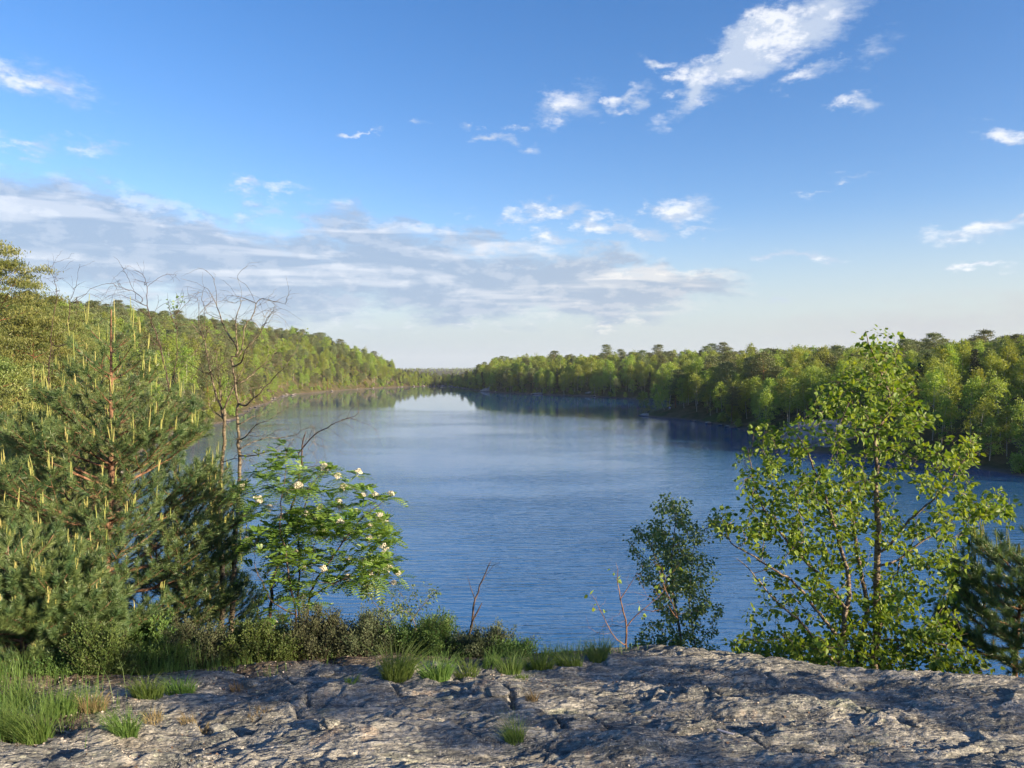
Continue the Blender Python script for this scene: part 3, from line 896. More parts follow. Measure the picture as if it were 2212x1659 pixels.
# ------------------------------------------------------------------ growing woody plants
class Grow:
    def __init__(self, seed=1):
        self.g = np.random.default_rng(seed)
        self.pos, self.par, self.rad = [], [], []
    def limb(self, pts, r0, r1, parent=None, step=0.05, wob=0.012):
        """a limb along world points; returns the index of its last node"""
        pts = np.asarray(pts, float)
        seg = np.linalg.norm(np.diff(pts, axis=0), axis=1); L = np.concatenate(([0], np.cumsum(seg)))
        k = max(3, int(L[-1] / step))
        t = np.linspace(0, L[-1], k)
        q = np.stack([np.interp(t, L, pts[:, c]) for c in range(3)], -1)
        for _ in range(2): q[1:-1] = (q[:-2] + 2 * q[1:-1] + q[2:]) / 4
        nz = self.g.normal(size=q.shape) * wob
        nz = np.cumsum(nz, 0) * .5; nz -= nz[0]; q = q + nz * np.minimum(1, t / .2)[:, None]
        if parent is None and self.pos:
            d = np.linalg.norm(np.array(self.pos) - q[0], axis=1); parent = int(d.argmin())
            if d.min() > .001: q[0] = (q[0] + self.pos[parent]) / 2
        for a, r_ in zip(q, np.linspace(r0, r1, k)):
            self.pos.append(a); self.par.append(-1 if parent is None else parent); self.rad.append(r_)
            parent = len(self.pos) - 1
        return parent
    def reach(self, targets, maxlen=0.6, droop=0.0, rise=0.35, rtip=0.0016, step=.05):
        """greedy growth: each target hangs on the nearest wood, twigs bending out of the wood's direction"""
        T = np.asarray(targets, float)
        P0 = np.array(self.pos)
        dmin = np.array([np.linalg.norm(P0 - t, axis=1).min() for t in T])
        tips = []
        for q in np.argsort(dmin):
            t = T[q]
            Pn = np.array(self.pos)
            d = np.linalg.norm(Pn - t, axis=1) + 0.9 * np.maximum(0, Pn[:, 2] - t[2] + .02) + np.where(np.linalg.norm(Pn - t, axis=1) < .03, 5, 0)
            j = int(d.argmin()); p0 = Pn[j]; L = np.linalg.norm(t - p0)
            k = max(2, int(L / step))
            w = np.linspace(0, 1, k + 1)[1:]
            perp = self.g.normal(size=3) * L * .07
            path = p0 + (t - p0) * w[:, None] + np.sin(w * math.pi)[:, None] * (perp + np.array((0, 0, -rise * L * .35))) + np.cumsum(self.g.normal(size=(k, 3)), 0) * .004
            par = j
            for a in path:
                self.pos.append(a); self.par.append(par); self.rad.append(0); par = len(self.pos) - 1
            tips.append(par)
        return tips
    def build(self, name, mat, parent, rtip=0.0016, ex=.42, k0=7):
        n = len(self.pos); ch = [[] for _ in range(n)]
        cnt = np.zeros(n)
        for q in range(n - 1, -1, -1):
            if not ch[q]: cnt[q] = 1
            if self.par[q] >= 0: ch[self.par[q]].append(q); cnt[self.par[q]] += cnt[q]
        r = np.maximum(np.array(self.rad), rtip * cnt ** ex)
        acc = Acc()
        P_ = np.array(self.pos)
        roots = [q for q in range(n) if self.par[q] < 0]
        stack = [(q, None) for q in roots]
        while stack:
            q, pre = stack.pop()
            chain = [q] if pre is None else [pre, q]
            while ch[chain[-1]]:
                cs = sorted(ch[chain[-1]], key=lambda c: -r[c])
                for c in cs[1:]: stack.append((c, chain[-1]))
                chain.append(cs[0])
            if len(chain) < 2: continue
            rr_ = r[chain].copy()
            if pre is not None: rr_[0] = min(rr_[0], rr_[1] * 1.2)
            rr_[-1] *= .5
            tube(acc, P_[chain], rr_, k0 if rr_.max() > .012 else (5 if rr_.max() > .005 else 3))
        return acc.build(name, mat, parent, smooth=True)


def leafset(acc, G, tips, per, size, spread=.05, up=.6, back=4, tv=LEAF_V, tf=LEAF_F, rbias=.5, gvar=.22):
    g = G.g; P_ = np.array(G.pos)
    pos, dirs, rn = [], [], []
    for t in tips:
        chain = [t]; q = t
        for _ in range(back):
            if G.par[q] < 0: break
            q = G.par[q]; chain.append(q)
        pts = P_[chain]
        m_ = max(1, int(per * (.6 + .8 * g.random())))
        s = g.random(m_) ** 1.3 * (len(pts) - 1)
        k_ = np.minimum(s.astype(int), len(pts) - 2); f = (s - k_)[:, None]
        base = pts[k_] * (1 - f) + pts[k_ + 1] * f
        ax = norm(pts[0] - pts[-1])
        d = norm(rnd_unit(m_, g) * 1.0 + ax * .7 + np.array((0, 0, -.15)))
        pos.append(base + d * spread * (.3 + .7 * g.random((m_, 1)))); dirs.append(d)
        rn.append(np.clip(rbias + gvar * .6 * g.normal() + gvar * g.normal(size=m_), 0, 1))
    pos = np.concatenate(pos); dirs = np.concatenate(dirs); rn = np.concatenate(rn)
    m_ = len(pos)
    Y = norm(dirs + np.array((0, 0, -.35)) + .4 * rnd_unit(m_, g))
    X, Y, Z = frames(Y, norm(rnd_unit(m_, g) + np.array((0, 0, up))))
    batch(acc, tv, tf, pos, X, Y, Z, size * (.65 + .6 * g.random(m_)), 0, rn)


def pts_uv(lst, Y, jy=0.0, g=None):
    """(u, v[, depth offset]) list to world points at depth Y"""
    out = []
    for q in lst:
        out.append(P(q[0], q[1], Y + (q[2] if len(q) > 2 else 0)))
    return out


def ell_targets(ells, Y, dens, dy, g):
    T = []
    for e in ells:
        u, v, ru, rv = e[:4]
        oy = e[4] if len(e) > 4 else 0
        k = max(2, int(dens * ru * rv / 1000.0))
        a = g.random(k) * 6.283; r_ = np.sqrt(g.random(k))
        for x_, y_ in zip(np.cos(a) * r_, np.sin(a) * r_):
            T.append(P(u + ru * x_, v + rv * y_, Y + oy + g.normal() * dy))
    return np.array(T)


M['birch_leaf'] = leaf_mat('birch_leaves', (0.072, 0.150, 0.024), (0.215, 0.290, 0.042), 0.40, .5, .3, objvar=.06)
M['birch_leaf_grey'] = leaf_mat('grey_birch_leaves', (0.075, 0.145, 0.050), (0.160, 0.240, 0.085), 0.34, .45, .4, objvar=.04)
M['rowan_leaf'] = leaf_mat('rowan_leaves', (0.090, 0.185, 0.030), (0.205, 0.310, 0.058), 0.40, .42, .5, objvar=.05)
M['willow_leaf'] = leaf_mat('willow_leaves', (0.085, 0.140, 0.050), (0.170, 0.240, 0.080), 0.35, .5, .4, objvar=.05)
M['lime_leaf'] = leaf_mat('lime_leaves', (0.16, 0.25, 0.045), (0.26, 0.34, 0.06), 0.45, .5, .4, objvar=.05)
M['needle'] = leaf_mat('pine_needles', (0.062, 0.130, 0.052), (0.180, 0.235, 0.080), 0.22, .42, .5, (1.3, 1.3, .55), objvar=.06)
M['candle'] = leaf_mat('pine_candles', (0.20, 0.24, 0.060), (0.36, 0.32, 0.12), 0.15, .7, .2, objvar=.06)
M['heath_green'] = leaf_mat('heath_green_shoots', (0.042, 0.095, 0.024), (0.110, 0.180, 0.042), 0.2, .6, .3, objvar=.25)
M['heath_grey'] = leaf_mat('heath_grey_shoots', (0.050, 0.066, 0.032), (0.110, 0.125, 0.070), 0.1, .8, .1, objvar=.25)
M['grass'] = leaf_mat('grass_blades', (0.065, 0.145, 0.030), (0.185, 0.270, 0.072), 0.35, .5, .4, objvar=.15)
M['grass_dry'] = leaf_mat('dry_grass_blades', (0.20, 0.155, 0.075), (0.34, 0.27, 0.15), 0.25, .6, .2, objvar=.15)
M['birch_stem'] = bark_mat('young_birch_bark', (0.085, 0.060, 0.045), (0.250, 0.205, 0.155), (30, 30, 90), 1.0, .3, .40, .62)
M['bare_stem'] = bark_mat('lichen_grown_bark', (0.045, 0.034, 0.024), (0.20, 0.170, 0.115), (20, 20, 34), 1.0, .3, .38, .60)
M['dark_stem'] = bark_mat('dark_twig_bark', (0.040, 0.028, 0.024), (0.120, 0.085, 0.065), (30, 30, 20), 1.0, .3)
M['pine_stem'] = bark_mat('young_pine_bark', (0.105, 0.055, 0.032), (0.260, 0.150, 0.095), (30, 30, 12), 1.0, .5)
m, n = new_mat('rowan_blossom')
p = n.n('ShaderNodeBsdfPrincipled', {'Base Color': (0.66, 0.62, 0.48, 1), 'Roughness': 0.8})
t = n.n('ShaderNodeBsdfTranslucent', {0: (0.8, 0.76, 0.55, 1)})
n.n('ShaderNodeOutputMaterial', {0: n.n('ShaderNodeMixShader', {0: .25, 1: p.outputs[0], 2: t.outputs[0]}).outputs[0]})
M['blossom'] = m


def finish(root, name_leaf, accL, mat):
    return accL.build(name_leaf, mat, root)


def local(G, root):
    o = np.array(root.location)
    G.pos = [p_ - o for p_ in G.pos]


# ---- large multi-stemmed birch on the right
Y = 6.0
G = Grow(5)
base = P(1870, 1462, Y); gzb = gz_(base[0], Y)
root = empty('birch_tree', (base[0], Y, gzb))
tag(root, 'big many-stemmed young birch with glossy sunlit leaves behind the rock on the right', 'birch tree')
A_ = lambda L, r0, r1, pa=None: G.limb(pts_uv(L, Y), r0, r1, pa)
dn = (1885 - 1106) / SRC_F
s1 = G.limb([np.array((P(1880, 1463, Y)[0], Y, gzb - .1))] + pts_uv([(1885, 1463), (1902, 1334, .05), (1909, 1233, .05), (1913, 1140), (1916, 1055, -.1), (1910, 973), (1893, 923), (1915, 890), (1926, 857, .1), (1906, 790, .05), (1890, 748), (1880, 701, -.05)], Y), .036, .003)
s2 = G.limb([np.array((P(1817, 1463, Y)[0], Y - .15, gzb - .1))] + pts_uv([(1817, 1429, -.15), (1821, 1368, -.2), (1827, 1317, -.2), (1824, 1233, -.1), (1793, 1124, 0), (1760, 1030, .1), (1735, 956, .1), (1705, 925, .1)], Y), .026, .003, -1)
s3 = G.limb([np.array((P(1856, 1463, Y)[0], Y + .2, gzb - .1))] + pts_uv([(1854, 1459, .2), (1858, 1395, .2), (1878, 1314, .25), (1850, 1180, .35), (1840, 1050, .4), (1820, 930, .4), (1850, 840, .3)], Y), .024, .003, -1)
A_([(1821, 1388, -.2), (1804, 1370, -.2), (1770, 1330, -.2), (1736, 1287, -.2), (1685, 1246, -.3), (1621, 1199, -.3), (1573, 1172, -.3), (1555, 1120, -.3)], .014, .003)
A_([(1827, 1317, -.2), (1790, 1265, -.1), (1726, 1189, 0), (1692, 1148, 0), (1650, 1080, .1), (1625, 1000, .1), (1620, 970, .1)], .014, .003)
G.limb(pts_uv([(1817, 1440, -.2), (1773, 1415, -.3), (1726, 1355, -.3), (1665, 1294, -.4), (1628, 1239, -.4), (1590, 1200, -.4)], Y), .012, .003)
A_([(1913, 1190), (1950, 1140, -.1), (2000, 1090, -.2), (2050, 1040, -.2), (2085, 990, -.2), (2100, 950, -.2)], .011, .002)
A_([(1909, 1225), (1960, 1190, .1), (2030, 1150, .1), (2090, 1120, .1), (2160, 1085, .1)], .010, .002)
A_([(1902, 1334), (1920, 1290, .2), (1945, 1210, .2), (1990, 1150, .3)], .012, .003)
A_([(1897, 1385), (1925, 1378, -.1), (1976, 1383, -.2), (2050, 1390, -.3), (2090, 1360, -.3)], .011, .002)
A_([(1885, 1440), (1930, 1410, .2), (2000, 1370, .3), (2040, 1300, .3)], .010, .002)
A_([(1910, 980), (1860, 930, .1), (1800, 890, .1)], .007, .002)
A_([(1893, 923), (1940, 880, -.1), (1975, 850, -.1)], .006, .002)
ells = [(1885, 745, 62, 34), (1905, 800, 85, 45), (1860, 855, 115, 45), (1800, 905, 90, 42), (1920, 900, 100, 50), (1690, 962, 62, 42), (1660, 930, 50, 30),
        (1640, 1000, 45, 30), (1690, 1050, 85, 50), (1760, 1075, 100, 60), (1850, 1000, 70, 70), (1850, 1080, 85, 60), (1990, 985, 85, 50), (2085, 965, 42, 42),
        (2040, 1045, 65, 36), (1610, 1125, 75, 36), (1700, 1160, 95, 50), (1800, 1175, 95, 60), (1950, 1140, 60, 40), (2070, 1120, 55, 55), (2140, 1090, 60, 32),
        (1990, 1235, 85, 60), (1850, 1280, 100, 66), (1985, 1320, 100, 60), (1740, 1290, 66, 50), (1660, 1250, 40, 30), (2060, 1220, 40, 40), (1640, 1320, 40, 26),
        (1680, 1385, 115, 34), (1620, 1412, 55, 24), (1780, 1395, 90, 46), (1900, 1390, 90, 46), (2040, 1385, 80, 46), (2000, 1450, 90, 32), (1760, 1440, 90, 26), (2180, 1110, 30, 20), (1690, 1400, 110, 34), (1780, 1425, 110, 34), (1930, 1430, 110, 34), (2050, 1420, 90, 34), (1990, 1350, 90, 50), (1840, 1350, 90, 50), (2100, 1450, 50, 26), (1610, 1150, 60, 26), (2120, 1100, 60, 30)]
T = ell_targets(ells, Y, 10.5, .38, G.g)
tips = G.reach(T, rise=.25)
local(G, root)
G.build('stems', M['birch_stem'], root, .0013, .44)
acc = Acc(); leafset(acc, G, tips, 10, .043, .045, .45, 4, gvar=.26)
acc.build('leaves', M['birch_leaf'], root)

# ---- small grey-green birch in front of the water
Y = 7.0
G = Grow(6)
b0 = P(1470, 1440, Y); zb = gz_(b0[0], Y)
root = empty('birch_tree', (b0[0], Y, zb)); tag(root, 'slim small-leaved grey-green birch growing from behind the middle of the rock crest', 'birch tree')
G.limb([np.array((P(1475, 1440, Y)[0], Y, zb - .1))] + pts_uv([(1470, 1420), (1468, 1340), (1455, 1275), (1450, 1200), (1462, 1130), (1452, 1080)], Y), .016, .002)
G.limb([np.array((P(1512, 1440, Y)[0], Y + .1, zb - .1))] + pts_uv([(1505, 1420, .1), (1508, 1370, .1), (1500, 1290, .1), (1505, 1220, .1), (1520, 1160, .1)], Y), .010, .002, -1)
G.limb(pts_uv([(1462, 1300), (1430, 1250), (1400, 1190), (1375, 1160)], Y), .008, .002)
G.limb(pts_uv([(1468, 1400), (1430, 1370, -.1), (1400, 1380, -.1)], Y), .005, .002)
ells = [(1450, 1100, 48, 34), (1400, 1165, 46, 40), (1470, 1165, 66, 46), (1500, 1230, 56, 46), (1425, 1235, 50, 46), (1470, 1295, 62, 46), (1525, 1330, 34, 36), (1440, 1365, 55, 30), (1505, 1385, 52, 28), (1400, 1395, 36, 20), (1545, 1120, 26, 20)]
tips = G.reach(ell_targets(ells, Y, 24, .25, G.g), rise=.2)
local(G, root); G.build('stems', M['birch_stem'], root, .0010, .44)
acc = Acc(); leafset(acc, G, tips, 20, .027, .045, .5, 3); acc.build('leaves', M['birch_leaf_grey'], root)

# ---- nearly leafless sapling with a few big lit leaves
Y = 5.6
G = Grow(8)
b0 = P(1353, 1428, Y); zb = gz_(b0[0], Y)
root = empty('sapling', (b0[0], Y, zb)); tag(root, 'nearly bare reddish sapling with a few big yellow-green leaves at the rock crest', 'sapling')
G.limb([np.array((b0[0], Y, zb - .05))] + pts_uv([(1353, 1415), (1353, 1352), (1338, 1300), (1330, 1250), (1325, 1215)], Y), .009, .0015)
for L in ([(1353, 1352), (1385, 1320), (1425, 1280), (1440, 1260)], [(1345, 1395, -.1), (1320, 1370, -.1), (1290, 1310, -.1), (1272, 1285, -.1)], [(1338, 1300), (1360, 1260), (1375, 1235)], [(1390, 1318), (1420, 1330), (1440, 1300)],
          [(1470, 1350, .1), (1435, 1260, .1), (1415, 1210, .1)]):
    G.limb(pts_uv(L, Y), .0045, .0012)
bare_t = ell_targets([(1340, 1290, 60, 60), (1400, 1270, 50, 45), (1300, 1340, 40, 40)], Y, 5, .15, G.g)
G.reach(bare_t, rise=.2)
lt = np.array([P(u_, v_, Y) for u_, v_ in ((1272, 1283), (1276, 1303), (1300, 1318), (1320, 1230), (1330, 1245), (1430, 1225), (1410, 1210), (1425, 1262), (1440, 1255), (1445, 1240), (1380, 1320), (1390, 1332), (1418, 1272), (1436, 1245), (1470, 1215))])
tips = G.reach(lt, rise=.2)
local(G, root); G.build('stems', M['pine_stem'], root, .0009, .4)
acc = Acc(); leafset(acc, G, tips, 3.2, .038, .02, .2, 1, rbias=.6); acc.build('leaves', M['lime_leaf'], root)

# ---- rowan in blossom
Y = 6.6
G = Grow(9)
b0 = P(655, 1392, Y); zb = gz_(b0[0], Y)
root = empty('rowan_tree', (b0[0], Y, zb)); tag(root, 'young rowan with feathery leaves and creamy white flower heads beside the bare trunks', 'rowan tree')
st = lambda u, v, dy=0: np.array((P(u, v, Y + dy)[0], Y + dy, zb - .1))
G.limb([st(662, 1410)] + pts_uv([(662, 1365), (672, 1290), (700, 1240), (740, 1180), (790, 1120), (830, 1085)], Y), .016, .003)
G.limb([st(652, 1410, .15)] + pts_uv([(652, 1365, .15), (648, 1290, .2), (650, 1200, .2), (660, 1120, .2), (690, 1040, .2), (735, 1025, .2)], Y), .013, .003, -1)
G.limb([st(645, 1410, -.1)] + pts_uv([(640, 1330, -.1), (625, 1240, -.2), (610, 1150, -.2), (600, 1080, -.2), (610, 1010, -.2)], Y), .012, .003, -1)
G.limb(pts_uv([(672, 1290), (720, 1260), (790, 1240), (850, 1255)], Y), .008, .002)
G.limb(pts_uv([(640, 1330, -.1), (590, 1300, -.2), (560, 1240, -.3), (555, 1190, -.3)], Y), .007, .002)
FL = [(658, 478), (733, 525), (845, 503), (870, 630), (938, 630), (1022, 622), (488, 593), (520, 577), (742, 665), (745, 693), (635, 690), (765, 582), (650, 797), (660, 825), (605, 820),
      (748, 780), (752, 838), (910, 800), (962, 745), (985, 768), (300, 653), (362, 698), (430, 745), (468, 797), (215, 573), (558, 728), (500, 835), (238, 870), (445, 922), (498, 943),
      (655, 1033), (545, 1025), (905, 1060), (943, 1078), (1008, 1025), (1060, 1053), (1038, 1105), (878, 995), (797, 985), (985, 920), (392, 1322), (418, 1192), (790, 1080), (613, 755), (905, 862), (585, 935)]
FLp = np.array([P(438.9 + .3968 * x_, 822.9 + .3968 * y_, Y + G.g.normal() * .25) for x_, y_ in FL])
ells = [(700, 1100, 120, 70), (640, 1050, 60, 50), (760, 1110, 80, 60), (660, 1170, 120, 60), (800, 1190, 50, 60), (720, 1230, 110, 40), (590, 1130, 60, 50), (580, 1210, 60, 40), (660, 1290, 60, 30), (560, 1060, 50, 40), (610, 1010, 30, 30), (580, 1330, 30, 40), (720, 1030, 30, 20), (830, 1110, 30, 40), (640, 1240, 90, 40), (820, 1180, 36, 60), (800, 1240, 60, 30), (620, 980, 30, 20), (590, 1010, 30, 24)]
T = np.concatenate((FLp + np.array((0, 0, -.02)), ell_targets(ells, Y, 4.2, .3, G.g)))
tips = G.reach(T, rise=.3)
local(G, root)
G.build('stems', M['dark_stem'], root, .0014, .44)
acc = Acc(); g = G.g
P_ = np.array(G.pos)
cm = [np.array((0, 1, 0))]
for t_i in tips:
    tip = P_[t_i]; nl = int(g.integers(5, 8)); a0 = g.random() * 6.28
    axd = norm(P_[t_i] - P_[G.par[t_i]])
    for q in range(nl):
        a = a0 + q * 6.283 / nl + g.normal() * .25
        d = norm(np.array((math.cos(a), math.sin(a), .1 + .5 * g.normal())) + axd * .5)
        L = .12 * (.75 + .5 * g.random())
        w = np.linspace(0, 1, 8)
        rach = tip + d * (w[:, None] * L) + np.array((0, 0, -1)) * (w ** 2 * L * .35)[:, None]
        tube(acc, rach[[0, 4, 7]], (.0011, .0009, .0006), 3, 0, .4)
        side = norm(np.cross(d, (0, 0, 1))); upn = np.cross(side, d) * np.sign(np.cross(side, d)[2])
        rnv = np.clip(.5 + .25 * g.normal(), 0, 1)
        pp, YY = [], []
        for k_ in range(2, 8):
            for s_ in (-1, 1):
                pp.append(rach[k_]); YY.append(norm(side * s_ + d * .45 + upn * .1))
        pp.append(rach[7]); YY.append(d)
        pp = np.array(pp); YY = np.array(YY)
        X, Yv, Z = frames(YY, np.tile(upn + .2 * g.normal(size=3), (len(pp), 1)))
        batch(acc, [(v_[0] * .52, v_[1], v_[2]) for v_ in LEAF_V], LEAF_F, pp, X, Yv, Z, L * .36 * np.concatenate((np.repeat(np.array((.75, .95, 1, 1, .95, .8)), 2), [.8])), 0, rnv)
acc.build('leaves', M['rowan_leaf'], root)
o_ = np.array(root.location)
fh = None
for q, fp in enumerate(FLp):
    if q < 3:
        a_ = Acc(); n_ = 150
        th = g.random(n_) * 6.28; rr_ = np.sqrt(g.random(n_))
        pos = np.stack((np.cos(th) * rr_ * .036, np.sin(th) * rr_ * .036, .030 * (1 - rr_ ** 2) + g.normal(size=n_) * .003), -1)
        nr = norm(pos * np.array((1, 1, .2)) + np.array((0, 0, .04)) + g.normal(size=(n_, 3)) * .015)
        X, Yv, Z = frames(rnd_unit(n_, g), nr)
        batch(a_, [(-.5, -.5, 0), (.5, -.5, 0), (.5, .5, .1), (-.5, .5, 0)], QUAD_F, pos, X, Yv, Z, .0085, 0, None)
        for z in range(9):
            th = z * .7; tube(a_, [(0, 0, -.035), (math.cos(th) * .024, math.sin(th) * .024, .008)], (.0012, .0008), 3)
        o = a_.build('flower_head', M['blossom'], root); fh = (fh or []) + [o]
    else:
        o = fh[q % 3].copy(); C.objects.link(o); o.parent = root
    o.location = tuple(fp - o_ + np.array((0, -.01, .01))); o.rotation_euler = (g.normal() * .25 + .3, g.normal() * .25, g.random() * 6.28)
    s_ = float(g.uniform(.75, 1.25)); o.scale = (s_, s_, s_)

# ---- willow shrub with small pale leaves
Y = 6.2
G = Grow(10)
b0 = P(905, 1405, Y); zb = gz_(b0[0], Y)
root = empty('willow_shrub', (b0[0], Y, zb)); tag(root, 'low loose willow shrub with small pale leaves in front of the lake', 'shrub')
for L, r_ in (([(905, 1420), (900, 1340), (880, 1290), (860, 1270)], .007), ([(860, 1430), (855, 1370), (830, 1320), (800, 1280), (790, 1250)], .007), ([(880, 1420), (885, 1350), (915, 1310), (945, 1270)], .006), ([(800, 1430), (820, 1370), (780, 1340)], .005), ([(930, 1420), (950, 1380), (960, 1340)], .005)):
    q0 = [np.array((P(L[0][0], L[0][1], Y)[0], Y, zb - .05))] + pts_uv(L[1:], Y); G.limb(q0, r_, .0012, -1)
ells = [(800, 1270, 26, 28), (850, 1300, 50, 30), (920, 1270, 30, 26), (885, 1330, 60, 30), (815, 1340, 50, 26), (940, 1360, 45, 26), (870, 1380, 80, 24), (975, 1395, 30, 14), (780, 1375, 40, 20)]
tips = G.reach(ell_targets(ells, Y, 15, .2, G.g), rise=.2)
local(G, root); G.build('stems', M['bare_stem'], root, .0009, .42)
acc = Acc(); leafset(acc, G, tips, 11, .026, .035, .4, 3, tv=[(v_[0] * .7, v_[1], v_[2]) for v_ in LEAF_V]); acc.build('leaves', M['willow_leaf'], root)

# ---- bare, dead-looking young birches
def bare(name, label, cat, Y, limbs, seed, zbase_uv, mat='bare_stem', twigs=260, box=None, leaves=None, leafmat='birch_leaf', lsize=.026, dens=3.5, tipr=.0011, per=6):
    G = Grow(seed)
    b0 = P(zbase_uv[0], zbase_uv[1], Y); zb = max(gz_(b0[0], Y), -99)
    root = empty(name, (b0[0], Y, zb)); tag(root, label, cat)
    first = True
    for L, r0, r1 in limbs:
        if first: G.limb([np.array((b0[0], Y, zb - .1))] + pts_uv(L, Y), r0, r1); first = False
        else: G.limb(pts_uv(L, Y), r0, r1)
    n0 = len(G.pos); g = G.g
    # side twigs: forward growing, arching over
    R_ = np.array(G.rad); P0 = np.array(G.pos)
    cand = np.where((R_ < .016) & (P0[:, 2] > zb + .5))[0]
    for q in range(twigs):
        if not len(cand): break
        k_ = int(cand[int(g.integers(len(cand)))]); p0 = np.array(G.pos[k_])
        dd = norm(p0 - np.array(G.pos[G.par[k_]])) if G.par[k_] >= 0 else np.array((0, 0, 1))
        side = rnd_unit(1, g)[0]; side -= dd * side.dot(dd); side = norm(side)
        d = norm(dd * .8 + side * .75 + np.array((0, 0, .2)))
        L = g.uniform(.08, .42) * (1.0 if k_ < n0 else .6)
        w = np.linspace(0, 1, 6)[1:]
        path = p0 + d * (w[:, None] * L) + np.array((0, 0, -.30 * L)) * (w ** 2)[:, None] + np.cumsum(g.normal(size=(5, 3)), 0) * .006
        par = k_
        for a in path:
            G.pos.append(a); G.par.append(par); G.rad.append(0); par = len(G.pos) - 1
            if g.random() < .6: cand = np.append(cand, par)
    tips = []
    if leaves: tips = G.reach(ell_targets(leaves, Y, dens, .15, g), rise=.2)
    local(G, root); G.build('stems', M[mat], root, tipr, .40)
    if leaves:
        acc = Acc(); leafset(acc, G, tips, per, lsize, .03, .4, 3); acc.build('leaves', M[leafmat], root)
    return root


r7 = lambda L: [(329.1 + .2645 * q[0], 603.5 + .2645 * q[1]) + tuple(q[2:]) for q in L]
r1_ = lambda L: [(.3307 * q[0], 493.7 + .3307 * q[1]) + tuple(q[2:]) for q in L]
r3_ = lambda L: [(438.9 + .3968 * q[0], 822.9 + .3968 * q[1]) + tuple(q[2:]) for q in L]
bare('bare_birch', 'taller bare birch with a straight pale trunk beside the rowan', 'birch tree', 7.4,
     [([(498, 1385), (503, 1355), (510, 1200), (517, 1100)] + r7([(725, 1659), (740, 1400), (742, 1200), (738, 1000), (730, 870), (718, 750), (712, 630)]), .032, .009),
      (r7([(712, 630), (690, 560), (600, 400, .1), (550, 320, .1), (500, 200, .2), (450, 110, .2)]), .010, .002),
      (r7([(700, 580), (690, 500), (645, 340), (640, 250, -.1), (670, 180, -.1), (690, 110, -.1), (600, 140, -.1)]), .008, .0015),
      (r7([(712, 640), (740, 540), (740, 440), (757, 340), (800, 350, .1), (830, 240, .1), (830, 180, .1), (900, 120, .1), (935, 150, .1)]), .008, .0015),
      (r7([(712, 700), (770, 600, -.2), (870, 520, -.2), (960, 400, -.3), (1010, 320, -.3)]), .008, .0015),
      (r7([(560, 330, .1), (500, 320, .1), (440, 280, .1)]), .004, .0012), (r7([(830, 180, .1), (770, 170, .1), (700, 120, .1), (610, 130, .1)]), .004, .0012),
      (r7([(735, 850), (800, 780, .2), (900, 690, .2), (1000, 620, .2)]), .007, .0015),
      (r7([(740, 1040), (770, 1020, -.1), (850, 960, -.2), (970, 800, -.3), (1080, 680, -.4), (1200, 520, -.4), (1215, 440, -.4)]), .009, .0015),
      (r7([(738, 1000), (770, 950, .1), (830, 935, .1)]), .005, .0015),
      (r7([(742, 1180), (780, 1130, .1), (860, 1095, .2), (920, 1090, .2)]), .006, .0015),
      (r7([(742, 1310), (790, 1250, -.1), (860, 1220, -.2), (970, 1190, -.2), (1050, 1135, -.2)]), .007, .0015),
      (r7([(740, 1370), (850, 1310, .2), (980, 1285, .2), (1110, 1310, .3), (1180, 1260, .3), (1290, 1200, .3)]), .006, .0012),
      (r7([(738, 1450), (900, 1425, -.2), (1000, 1380, -.3), (1100, 1320, -.3)]), .006, .0012),
      (r7([(740, 1340), (700, 1310), (650, 1270)]), .005, .0012), (r7([(738, 1440), (700, 1400), (640, 1390)]), .005, .0012)],
     51, (495, 1395), twigs=520, leaves=[(650, 712, 16, 10, -.3), (630, 760, 14, 26, -.3), (575, 770, 40, 26), (540, 985, 50, 30), (470, 1010, 30, 20), (560, 1010, 30, 24), (600, 745, 30, 20)], dens=4, lsize=.026)
bare('bare_birch', 'forked bare birch with yellowish bark left of the taller bare one', 'birch tree', 7.7,
     [([(480, 1385), (482, 1350), (478, 1250), (480, 1150)] + r7([(570, 1659), (570, 1480), (578, 1300), (575, 1130)]), .030, .016),
      (r7([(575, 1130), (565, 1020), (510, 930), (470, 800), (430, 650), (405, 520), (400, 440)]), .014, .003),
      (r7([(580, 1070), (625, 980, -.1), (680, 890, -.1), (720, 810, -.1), (770, 700, -.1)]), .011, .003),
      (r7([(558, 1000), (545, 900, .1), (538, 780, .1), (530, 620, .1)]), .008, .003), (r7([(566, 980), (568, 800, -.1), (566, 730, -.1)]), .005, .0015),
      (r7([(440, 780), (380, 720, .1), (290, 650, .1)]), .006, .0015), (r7([(400, 470), (330, 380), (260, 300)]), .006, .0015), (r7([(405, 520), (430, 400), (425, 290), (430, 200)]), .005, .0012),
      (r7([(570, 1130), (490, 1060, .1), (410, 1040, .1)]), .006, .0015), (r7([(450, 770), (520, 730, -.1), (580, 690, -.1)]), .006, .0015), (r7([(400, 450), (360, 330), (370, 200)]), .004, .0012),
      (r7([(570, 1500), (620, 1470, -.1), (720, 1460, -.1)]), .006, .0015)],
     52, (478, 1395), twigs=420)
